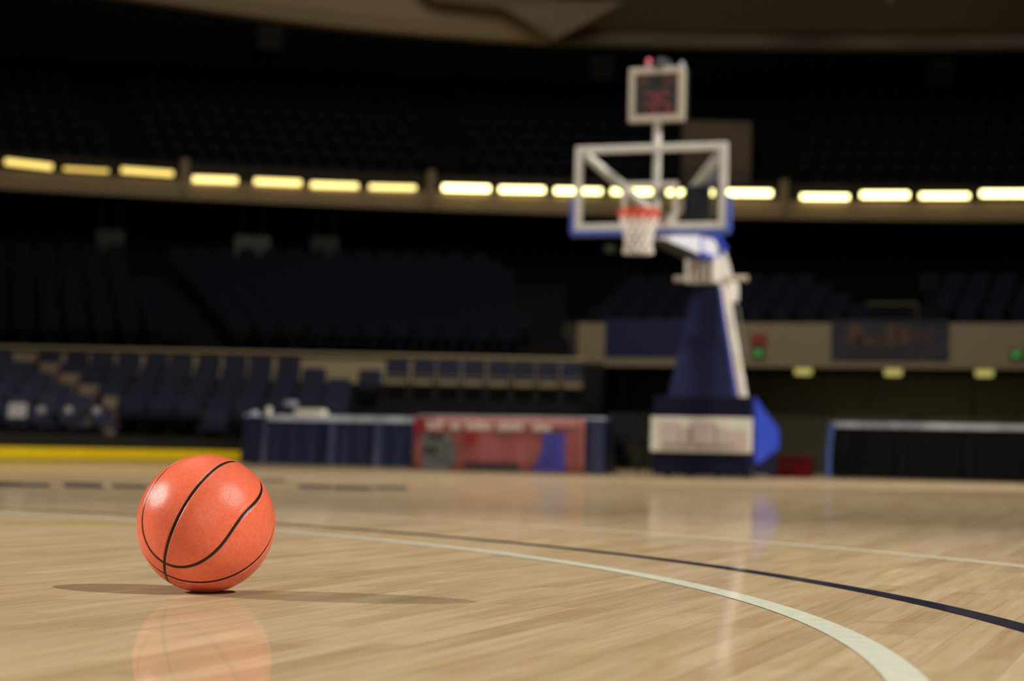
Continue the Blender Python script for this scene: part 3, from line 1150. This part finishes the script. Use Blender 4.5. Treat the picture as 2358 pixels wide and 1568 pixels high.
# boards with the yellow kick strip along the left side
pa, pb_ = ground(0, 1058.5), ground(560, 1061.5)
dv = (pb_ - pa).normalized()
nv_ = Vector((dv.y, -dv.x, 0))
pA, pB = pa - dv * 14, pb_ + dv * 0.2


def board(z0, z1, th, nm, m, lab, ct, off=0.0):
    b_ = MB()
    q = [pA - nv_ * off, pB - nv_ * off, pB - nv_ * (off + th), pA - nv_ * (off + th)]
    b_.extrude([v + Vector((0, 0, z0)) for v in q], (0, 0, z1 - z0))
    o = b_.build(nm, m)
    struct(o, lab, ct)
    return o


board(0.015, 0.185, 0.05, 'baseboard_left', M['kick_yellow'], 'bright yellow kick strip along the court edge', 'kick strip')
board(-0.03, 0.40, 0.1, 'wall_boards', M['boards_black'], 'low black boards above the yellow strip', 'boards', off=0.05)

# ------------------------------------------------------------------ right end: tunnel front with beige band
F0 = Vector((px_x(1322, 48.0), 48.0, 0))
BD = Vector((math.cos(math.radians(19)), -math.sin(math.radians(19)), 0))
BN = Vector((math.sin(math.radians(19)), math.cos(math.radians(19)), 0))
RZ19 = Matrix.Rotation(math.radians(-19), 3, 'Z')
FL = 22.0


def fpt(s, d, z):
    return F0 + BD * s + BN * d + Vector((0, 0, z))


def f_s(px, py, d=0.0):
    """distance along the band where this pixel's ray meets its face"""
    r = ray(px, py)
    P0 = F0 + BN * d
    t = (P0 - EYEV).dot(BN) / r.dot(BN)
    h = EYEV + r * t
    return (h - F0).dot(BD), h.z


fz0 = f_s(1850, 847)[1]
fz1 = f_s(1850, 744)[1]
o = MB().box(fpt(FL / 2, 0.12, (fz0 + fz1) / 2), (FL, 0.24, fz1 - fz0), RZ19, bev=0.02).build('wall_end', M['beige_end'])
struct(o, 'beige parapet band over the tunnel', 'wall')
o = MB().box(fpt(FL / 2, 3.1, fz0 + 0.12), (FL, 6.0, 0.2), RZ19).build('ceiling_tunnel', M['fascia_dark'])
struct(o, 'low tunnel ceiling', 'ceiling')
o = MB().box(fpt(FL / 2, 4.2, fz0 / 2 + 0.0), (FL, 0.2, fz0 + 0.05), RZ19)
for s in np.arange(1.2, FL, 2.35):
    o.box(fpt(s, 4.06, fz0 / 2), (0.12, 0.12, fz0), RZ19, bev=0.01)
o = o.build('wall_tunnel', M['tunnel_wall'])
struct(o, 'dim tunnel wall with vertical joints', 'wall')
o = MB().box(fpt(-0.12, 1.6, fz1 / 2), (0.3, 3.4, fz1), RZ19).build('wall_corner', M['fascia_dark'])
struct(o, 'dark corner pier of the parapet', 'wall')


def on_band(px0, px1, py0, py1, th, nm, m, d=-0.02):
    s0, z1 = f_s(px0, py0, d)
    s1, _ = f_s(px1, py0, d)
    _, z0 = f_s((px0 + px1) / 2, py1, d)
    _, z1 = f_s((px0 + px1) / 2, py0, d)
    e = empty(nm, fpt((s0 + s1) / 2, d, z0), math.radians(-19))
    MB().box((0, 0, (z1 - z0) / 2), (s1 - s0, th, z1 - z0), bev=0.008).build('cloth', m, e)
    return e, s1 - s0, z1 - z0


e, w, h = on_band(1394, 1580, 735, 822, 0.03, 'wall_banner', M['navy_banner'])
tag(e, 'plain navy cloth banner on beige parapet left of the goal tower', 'banner')
e, w, h = on_band(1914, 2186, 738, 831, 0.03, 'wall_banner', M['dark_banner'])
tag(e, 'dark slate banner with rust-coloured lettering on beige parapet at right', 'banner')
lt = MB()
lt2 = MB()
for (x0, x1, z0, z1, q) in ((0.14, 0.28, 0.38, 0.9, 0), (0.20, 0.38, 0.36, 0.60, 0), (0.40, 0.46, 0.30, 0.74, 1), (0.47, 0.58, 0.36, 0.9, 0), (0.55, 0.68, 0.40, 0.84, 0), (0.70, 0.78, 0.36, 0.78, 1), (0.80, 0.88, 0.36, 0.78, 1), (0.15, 0.72, 0.12, 0.2, 1)):
    (lt if q == 0 else lt2).box((w * ((x0 + x1) / 2 - 0.5), -0.022, h * (z0 + z1) / 2), (w * (x1 - x0), 0.012, h * (z1 - z0)), bev=0.006)
lt.build('lettering', M['letter_rust'], e)
lt2.build('lettering', M['letter_brown'], e)


def exit_sign(px, py, pos, rz, label, bright, red=False, size=0.14):
    e = empty('exit_sign', pos, rz)
    tag(e, label, 'exit sign')
    MB().box((0, 0.02, 0), (0.30, 0.06, 0.22), bev=0.01).build('housing', M['exit_case'], e)
    MB().box((0, -0.016, 0), (size, 0.012, size * 0.9), bev=0.02).build('green_light', M['green_lamp'] if bright else M['green_dim'], e)
    if red:
        MB().box((0, 0.0, 0.30), (0.34, 0.03, 0.26), bev=0.01).build('red_panel', M['exit_red'], e)
    return e


for (px, py, lb, red) in ((1746, 813, 'green-lit exit sign under a small red panel right of the goal tower', True), (2341, 816, 'green-lit exit sign on beige parapet at right edge', False)):
    s, z = f_s(px, py, -0.06)
    exit_sign(px, py, fpt(s, -0.06, z), math.radians(-19), lb, True, red)
exit_sign(0, 0, at(1405, 573, 56.5), 0, 'dim green exit light in the dark left under the backboard', False)
exit_sign(0, 0, on_ring(1602, 367, 56.6), 0, 'dim green exit light seen through the backboard glass', False)

dl = None
for i, (px, py, lb) in enumerate(((1850, 851, 'round yellowish tunnel downlight nearest the goal tower'), (2057, 852, 'round yellowish tunnel downlight below the slate banner'), (2267, 853, 'round yellowish tunnel downlight farthest right'))):
    s, z = f_s(px, py, 0.5)
    pos = fpt(s, 0.5, fz0 + 0.02)
    if dl is None:
        dl = empty('tunnel_downlight', pos, 0)
        MB().lathe([(0.18, -0.15), (0.19, -0.08), (0.19, 0.0)], (0, 0, 0), 24).build('glow_bowl', M['down_lamp'], dl)
        MB().lathe([(0.20, -0.01), (0.21, 0.0), (0.21, 0.02), (0.20, 0.03)], (0, 0, 0), 24).build('trim_ring', M['fascia_dark'], dl)
        c = dl
    else:
        c = copy_thing(dl, pos, 0)
    tag(c, lb, 'downlight', 'tunnel downlights')

# ------------------------------------------------------------------ mid bowl: decks and seats
seat_mb = MB()
ol = rounded_panel(0.46, 0.46, 0.04, 0.10)
seat_mb.prism(None, [[(x, 0.16 + 0.12 * z - 0.35 * x * x, 0.36 + z) for x, z in ol], [(x, 0.20 + 0.12 * z - 0.35 * x * x, 0.36 + z) for x, z in ol]])
ol2 = rounded_panel(0.42, 0.36, 0.04, 0.08)
seat_mb.prism(None, [[(x, 0.02 - 0.05 * z, 0.40 + z) for x, z in ol2], [(x, 0.07 - 0.05 * z, 0.40 + z) for x, z in ol2]])
seat_mb.box((0, 0.12, 0.2), (0.08, 0.12, 0.4))
seat_me = seat_mb.mesh('stadium_seat', M['bowl_seat'])


def put_seat(loc, rz, label, group):
    o = bpy.data.objects.new('stadium_seat', seat_me)
    o.location = loc
    o.rotation_euler = (0, 0, rz)
    COL.objects.link(o)
    tag(o, label, 'seat', group)


dk = MB()
NR = 9
YM = [46.3 + 0.85 * k for k in range(NR)]
ZM = [2.30 + 0.265 * k for k in range(NR)]
xR = px_x(1300, 50)
for k in range(NR):
    y1 = 46.3 + 0.85 * (k + 1) - 0.42 if k < NR - 1 else 56.0
    dk.box(((-17 + xR) / 2, (YM[k] - 0.42 + y1) / 2, ZM[k] / 2 - 0.02), (xR + 17, y1 - YM[k] + 0.42, ZM[k] + 0.04))
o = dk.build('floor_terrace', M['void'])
struct(o, 'dark stepped terrace of the middle bowl', 'terrace')
RN = ['front', 'second', 'third', 'fourth', 'fifth', 'sixth', 'seventh', 'eighth', 'top']
n_seat = 0
for k in range(NR):
    f = k / (NR - 1)
    xe1 = px_x(415 - 165 * f, YM[k])                # left section ends at a diagonal aisle
    xs2 = px_x(545 - 150 * f, YM[k])                # right section starts past it
    xe2 = px_x(1200 - 60 * f, YM[k])
    x = px_x(-20, YM[k])
    i = 0
    while x < xe1:
        i += 1
        put_seat((x, YM[k], ZM[k]), 0, 'dark bowl seat, %s from left in %s row, section left of the aisle' % (ORD[i], RN[k]), 'left bowl section seats')
        x += 0.58
        n_seat += 1
    x = xs2
    i = 0
    while x < xe2:
        i += 1
        put_seat((x, YM[k], ZM[k]), 0, 'dark bowl seat, %s from left in %s row, middle bowl section' % (ORD[i], RN[k]), 'middle bowl section seats')
        x += 0.58
        n_seat += 1
# right end section above the parapet
dk = MB()
for k in range(4):
    dk.box(fpt(FL / 2 - 0.6, 0.66 + 0.85 * k + (0 if k < 3 else 2.0), (fz1 - 0.35 + 0.3 * k + fz0 + 0.24) / 2), (FL, 0.85 if k < 3 else 4.85, fz1 - 0.59 + 0.3 * k - fz0), RZ19)
o = dk.build('floor_terrace_end', M['void'])
struct(o, 'dark stepped terrace above the tunnel', 'terrace')
right_spots = []
for k in range(4):
    s = 0.45
    i = j = 0
    while s < FL - 2:
        p = fpt(s, 0.68 + 0.85 * k, fz1 - 0.35 + 0.3 * k)
        v = RM.transposed() @ (p - EYEV)
        px = 1179 - v.x / v.z * FPX
        if px < 1985 - 30 * k:
            i += 1
            put_seat(p, math.radians(-19), 'dark bowl seat, %s from left in %s row above the parapet, behind the goal' % (ORD[i] if i < len(ORD) else str(i), RN[k]), 'end section seats behind the goal')
            n_seat += 1
        elif 2165 - 10 * k < px < 2375:
            j += 1
            put_seat(p, math.radians(-19), 'dark bowl seat, %s from left in %s row above the parapet at right edge' % (ORD[j], RN[k]), 'end section seats at the right edge')
            n_seat += 1
        s += 0.58
print('bowl seats', n_seat)
# stairwell rail between the two right sections
s0, z0 = f_s(1995, 700, 1.2)
s1, _ = f_s(2112, 700, 1.2)
e = MB()
e.tube([fpt(s0, 1.2, z0), fpt(s1, 1.2, z0)], 0.03, 8)
e.tube([fpt(s0, 1.2, z0), fpt(s0, 1.2, fz1 - 0.35)], 0.02, 8)
e.tube([fpt(s1, 1.2, z0), fpt(s1, 1.2, fz1 - 0.35)], 0.02, 8)
e = e.build('stair_rail', M['exit_case'])
tag(e, 'dim metal stair rail above the slate banner', 'rail')

# ------------------------------------------------------------------ upper deck ring: band with strip lights
TH0, TH1 = math.radians(-34), math.radians(26)


def ring_band(r0, r1, z0, z1, nm, m, n=90, th0=TH0, th1=TH1):
    loops = []
    for i in range(n + 1):
        th = th0 + (th1 - th0) * i / n
        loops.append([ring(r0, th, z0), ring(r1, th, z0), ring(r1, th, z1), ring(r0, th, z1)])
    return MB().prism(None, loops).build(nm, m)


o = ring_band(55.0, 55.35, 7.30, 7.84, 'trim_1', M['beige_fascia'])
struct(o, 'beige fascia of the upper deck below the strip lights', 'fascia')
o = ring_band(55.3, 55.5, 7.8, 8.36, 'trim_2', M['fascia_dark'])
struct(o, 'dark slot behind the strip lights', 'fascia')
for px in (424, 992, 1806):
    p = on_ring(px, 440, 54.95)
    th = ring_th(p)
    q = MB().box(ring(54.95, th, 7.95), (0.22, 0.2, 0.98), Matrix.Rotation(-th, 3, 'Z'), bev=0.01).build('trim_post', M['beige_fascia'])
    struct(q, 'beige upright dividing the strip lights', 'post')

LIGHTS = [(2, 130, 371, 386, .30, 'dim'), (137, 259, 388, 395, .17, 'faint'), (270, 408, 391, 401, .28, 'dim'), (435, 555, 412, 416, .30, 'warm'),
          (577, 702, 417, 422, .29, 'warm'), (707, 833, 425, 429, .28, 'warm'), (842, 966, 430, 433, .24, 'warm'), (1011, 1136, 432, 435, .31, 'hot'),
          (1142, 1262, 436, 438, .29, 'hot'), (1269, 1394, 439, 441, .29, 'hot'), (1399, 1521, 441, 442, .29, 'hot'), (1527, 1652, 443, 444, .29, 'hot'),
          (1664, 1786, 444, 445, .30, 'hot'), (1836, 1963, 453, 454, .25, 'hot'), (1974, 2101, 449, 449, .30, 'hot'), (2110, 2240, 451, 451, .25, 'hot'), (2249, 2378, 446, 446, .31, 'hot')]
LN = ['farthest left, dim yellow', 'second from left, thin and faintest', 'third from left, just before the first upright', 'first right of the leftmost upright',
      'second right of the leftmost upright', 'third right of the leftmost upright', 'last before the middle upright', 'first right of the middle upright',
      'second right of the middle upright', 'crossing the left edge of the backboard', 'seen through the glass left of the pole', 'seen through the glass right of the pole',
      'just right of the backboard', 'first right of the rightmost upright', 'second right of the rightmost upright', 'third right of the rightmost upright', 'cut by the right frame edge']
for i, (x0, x1, y0, y1, hh, kind) in enumerate(LIGHTS):
    a = on_ring(x0, y0, 54.98)
    c = on_ring(x1, y1, 54.98)
    L_ = (c - a).length
    mid = (a + c) / 2
    ang = math.atan2(c.y - a.y, c.x - a.x)
    tilt = -math.atan2(c.z - a.z, (c - a).xy.length)
    e = empty('strip_light', mid, 0)
    e.rotation_euler = (0, tilt, ang)
    tag(e, 'glowing yellow strip light on the upper fascia, ' + LN[i], 'strip light', 'strip lights around the upper fascia')
    hs = hh * 0.56
    MB().box((0, -0.02, 0), (L_ - 0.22, 0.10, hs), bev=0.03, seg=3).build('diffuser', M['strip_' + kind], e)
    MB().box((0, 0.08, 0), (L_ - 0.12, 0.08, hs + 0.08), bev=0.01).build('housing', M['fascia_dark'], e)

# upper deck terrace and its seats (dim, uncountable at the back)
dk = MB()
RU = [56.4 + 0.85 * k for k in range(9)]
ZU = [8.20 + 0.52 * k for k in range(9)]
for k in range(9):
    loops = []
    r1 = RU[k] + 0.45 if k < 8 else 66
    for i in range(61):
        th = TH0 + (TH1 - TH0) * i / 60
        loops.append([ring(RU[k] - 0.42, th, 7.3), ring(r1, th, 7.3), ring(r1, th, ZU[k]), ring(RU[k] - 0.42, th, ZU[k])])
    dk.prism(None, loops)
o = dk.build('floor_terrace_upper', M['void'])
struct(o, 'dark stepped terrace of the upper deck', 'terrace')
us = MB()
for k in range(9):
    r = RU[k]
    th = -0.375
    while th < 0.20:
        p = ring(r, th, ZU[k])
        v = RM.transposed() @ (p - EYEV)
        px = 1179 - v.x / v.z * FPX
        a1, a2, a3 = 320 - 16 * k, 1030 - 6 * k, 1770
        if not (a1 - 70 < px < a1 + 45 or abs(px - a2) < 60 or abs(px - a3) < 75) and not (1540 < px < 1790) and not (px > 1100 and k > 7):
            rot = Matrix.Rotation(-th, 3, 'Z')
            us.box(ring(r + 0.18, th, ZU[k] + 0.46), (0.44, 0.06, 0.30), rot)
            us.box(ring(r + 0.02, th, ZU[k] + 0.40), (0.42, 0.06, 0.26), rot)
        th += 0.56 / r
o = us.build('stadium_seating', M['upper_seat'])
tag(o, 'rows of nearly black seats on the dark upper deck', 'seating', kind='stuff')
# entrance block on the upper deck behind the goal
a = on_ring(1592, 480, 56.0)
c = on_ring(1705, 480, 56.0)
mid = (a + c) / 2
th = ring_th(mid)
zt = on_ring(1650, 278, 56.0).z
pb2 = MB()
wv = (c - a).length
pb2.box(ring(57.2, th, (8.0 + zt) / 2), (wv + 0.6, 2.4, zt - 8.0), Matrix.Rotation(-th, 3, 'Z'), bev=0.03)
o = pb2.build('wall_portal', M['portal'])
struct(o, 'dim brown entrance block on the upper deck', 'wall')

# ------------------------------------------------------------------ dark shell: back walls, roof
loops = []
for i in range(73):
    th = TH0 + (TH1 - TH0) * i / 72
    loops.append([ring(58.6, th, 0), ring(58.9, th, 0), ring(58.9, th, 7.28), ring(58.6, th, 7.28)])
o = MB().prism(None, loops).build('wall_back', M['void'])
struct(o, 'black back wall under the upper deck', 'wall')
loops = []
for i in range(73):
    th = TH0 + (TH1 - TH0) * i / 72
    loops.append([ring(66, th, 7), ring(66.3, th, 7), ring(66.3, th, 19), ring(66, th, 19)])
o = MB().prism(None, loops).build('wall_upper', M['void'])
struct(o, 'black back wall of the upper deck', 'wall')
b_ = MB()
n = 72
b_.poly([ring(70, 2 * math.pi * i / n, 19.0) for i in range(n)])
o = b_.build('ceiling', M['void'])
struct(o, 'black roof high over the arena', 'ceiling')
# roof soffit: brown band at left, folded facet, dark recess at right, light painted into their tones
SR = 55.0


def rp_(px, py, r=SR):
    return on_ring(px, py, r)


low = []
for px, py in ((150, -26), (350, 2), (480, 21), (600, 38), (700, 51), (800, 62), (900, 71), (1000, 79), (1130, 88), (1265, 96)):
    low.append((px, py))
thA, thB = ring_th(rp_(-400, -100)), ring_th(rp_(1262, 90))
RIMZ = rp_(1500, 103).z
# left soffit: its lower edge curves in towards the court at the left
loops = []
for px, py in [(-250, -90), (-50, -56)] + low:
    d = ray(px, py)
    p = EYEV + d * ((RIMZ - EYE) / d.z)
    o_ = Vector((p.x - RCX, p.y - RCY, 0)).normalized()
    loops.append([p, p + o_ * 0.6, p + o_ * 0.6 + Vector((0, 0, 1.6)), p - o_ * 0.6 + Vector((0, 0, 1.6)), p - o_ * 0.3 + Vector((0, 0, 0.35))])
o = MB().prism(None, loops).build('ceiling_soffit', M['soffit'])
struct(o, 'brown soffit band along the roof edge at left', 'ceiling')
thC = ring_th(rp_(3200, 90))
loops = []
for i in range(41):
    th = thB + (thC - thB) * i / 40
    loops.append([ring(55.0, th, RIMZ), ring(55.6, th, RIMZ), ring(55.6, th, RIMZ + 0.36), ring(54.98, th, RIMZ + 0.36)])
o = MB().prism(None, loops).build('ceiling_rim', M['soffit_shaded'])
struct(o, 'dark brown roof rim at right', 'ceiling')
loops = []
for i in range(41):
    th = thB + (thC - thB) * i / 40
    loops.append([ring(55.6, th, RIMZ + 0.34), ring(55.6, th, RIMZ + 0.6), ring(40.0, th, RIMZ + 3.4), ring(40.0, th, RIMZ + 3.1)])
o = MB().prism(None, loops).build('ceiling_recess', M['soffit_shaded'])
struct(o, 'dark recessed roof panel at right', 'ceiling')
fc = MB()
v = [rp_(1277, 91, 53.4), rp_(1160, 18, 53.2), rp_(1000, 0, 53.0), rp_(960, -30, 52.8), rp_(1500, -30, 52.8), rp_(1305, 76, 53.2)]
back = [p + Vector((0, 1.6, 0.25)) for p in v]
fc.prism(None, [v, back])
o = fc.build('ceiling_facet', M['soffit_half_lit'])
struct(o, 'folded brown roof facet above the centre', 'ceiling')
for (px, py, w, lb, nm, ct) in ((1805, 3, 0.85, 'rounded dark fixture under the roof, cut by the top edge', 'roof_fixture', 'fixture'), (2050, 10, 0.26, 'small dark fitting under the roof right of the rounded fixture', 'roof_fitting', 'fitting')):
    p = rp_(px, py, 50.0)
    e = MB().lathe([(w * 0.30, -0.0), (w * 0.47, 0.06), (w * 0.5, 0.2), (w * 0.5, 0.8), (w * 0.06, 0.85), (w * 0.06, 1.7)], (0, 0, 0), 20).build(nm, M['soffit_shaded'])
    e.location = p
    tag(e, lb, ct)


# section signs hanging in the dark
def hang_sign(px, py, w, h, pos_r, label, m, lettered):
    p = on_ring(px, py, pos_r)
    s = (p - EYEV).length / FPX
    e = empty('section_sign', p, -ring_th(p))
    tag(e, label, 'sign')
    MB().box((0, 0, 0), (w * s, 0.06, h * s), bev=0.01).build('panel', m, e)
    if lettered:
        lb_ = MB()
        for k in range(3):
            lb_.box(((-0.22 + 0.22 * k) * w * s, -0.035, -0.16 * h * s), (0.14 * w * s, 0.02, 0.22 * h * s))
        lb_.build('lettering', M['sign_letter'], e)
    for sx in (-0.3, 0.3):
        MB().tube([(sx * w * s, 0, h * s / 2), (sx * w * s, 0, h * s / 2 + 0.6)], 0.012, 5).build('hanger_rod', M['black'], e)


hang_sign(622, 88, 58, 58, 64.5, 'dim square section sign in the upper dark at left', M['sign_dim'], True)
hang_sign(1388, 158, 58, 58, 64.5, 'dim square section sign in the upper dark left of the shot clock', M['sign_dim'], True)
hang_sign(2167, 166, 58, 58, 64.5, 'dim square section sign in the upper dark at right', M['sign_dim'], False)
hang_sign(581, 572, 82, 58, 50.5, 'palest rectangular section sign, middle of three over the left bowl', M['sign_panel'], False)
hang_sign(254, 556, 64, 54, 50.5, 'dark rectangular section sign, leftmost over the left bowl', M['sign_dim'], False)
hang_sign(748, 572, 64, 54, 50.5, 'dark rectangular section sign, rightmost of three over left bowl', M['sign_dim'], False)


# ------------------------------------------------------------------ lamps
def spot(name, loc, target, power, size_deg, blend, radius, color=(1, 0.95, 0.88)):
    d = bpy.data.lights.new(name, 'SPOT')
    d.energy = power
    d.spot_size = math.radians(size_deg)
    d.spot_blend = blend
    d.shadow_soft_size = radius
    d.color = color
    o = bpy.data.objects.new(name, d)
    o.location = loc
    o.rotation_euler = (Vector(target) - Vector(loc)).to_track_quat('-Z', 'Y').to_euler()
    COL.objects.link(o)
    return o


A = Vector((0.64, -0.28, 0.68)).normalized()
B = Vector((-0.88, 0.18, 0.48)).normalized()
W_ = (1, 0.98, 0.95)
spot('floodlight_right', BC + A * 15, BC, 8300, 44, 0.95, 0.11, W_)
spot('floodlight_left', BC + B * 19, BC, 14500, 36, 0.95, 0.11, W_)
spot('floodlight_court', (-6, 6, 12), (1.0, 25.0, 1.5), 5600, 44, 0.6, 0.5, W_)
spot('floodlight_court', (16, 19, 11), (1.5, 25.5, 2.0), 13500, 50, 0.6, 0.5, W_)
spot('floodlight_court', (1, 22, 13.0), (1, 22.0, 0.0), 3300, 108, 0.8, 0.5, W_)
for s_ in (f_s(1850, 851, 0.5)[0], f_s(2057, 852, 0.5)[0], f_s(2267, 853, 0.5)[0]):
    spot('downlight_lamp', fpt(s_, 0.6, fz0 - 0.2), fpt(s_, 1.9, 0), 14, 150, 0.6, 0.1, (1, 0.9, 0.6))


spot('floodlight_court', (-5, 15.5, 13.5), (-3.5, 13, 0), 4200, 70, 0.9, 0.5, W_)
spot('floodlight_court', (6, 14.5, 13.5), (4.5, 12.5, 0), 2900, 70, 0.9, 0.5, W_)
spot('ball_fill_front', (3, -14, 6.5), BC, 2700, 20, 0.6, 0.6, W_)  # unseen fill added on the camera side to brighten the ball


def area(name, loc, target, power, size, color):
    d = bpy.data.lights.new(name, 'AREA')
    d.energy = power
    d.shape = 'DISK'
    d.size = size
    d.color = color
    o = bpy.data.objects.new(name, d)
    o.location = loc
    o.rotation_euler = (Vector(target) - Vector(loc)).to_track_quat('-Z', 'Y').to_euler()
    COL.objects.link(o)
    return o


area('soft_fill', (0, 34, 16.5), (0, 62, 6), 1450, 10, (1, 0.94, 0.84))  # added soft lamp standing in for spill onto the stands
area('soft_fill', (0, 4, 17), (0, 6, 0), 300, 8, W_)  # weak overhead fill added for the near court
w = bpy.data.worlds.new('world')
scene.world = w
w.use_nodes = True
w.node_tree.nodes['Background'].inputs[0].default_value = (0.9, 0.85, 0.75, 1)
w.node_tree.nodes['Background'].inputs[1].default_value = 0.01

scene.view_settings.view_transform = 'Standard'
scene.view_settings.look = 'None'
scene.view_settings.exposure = 0.0
scene.view_settings.gamma = 1.0
scene.view_settings.use_curve_mapping = False
scene.cycles.max_bounces = 6
scene.cycles.diffuse_bounces = 3
scene.cycles.glossy_bounces = 3
scene.cycles.transparent_max_bounces = 6
scene.cycles.sample_clamp_indirect = 4.0
scene.cycles.use_denoising = True
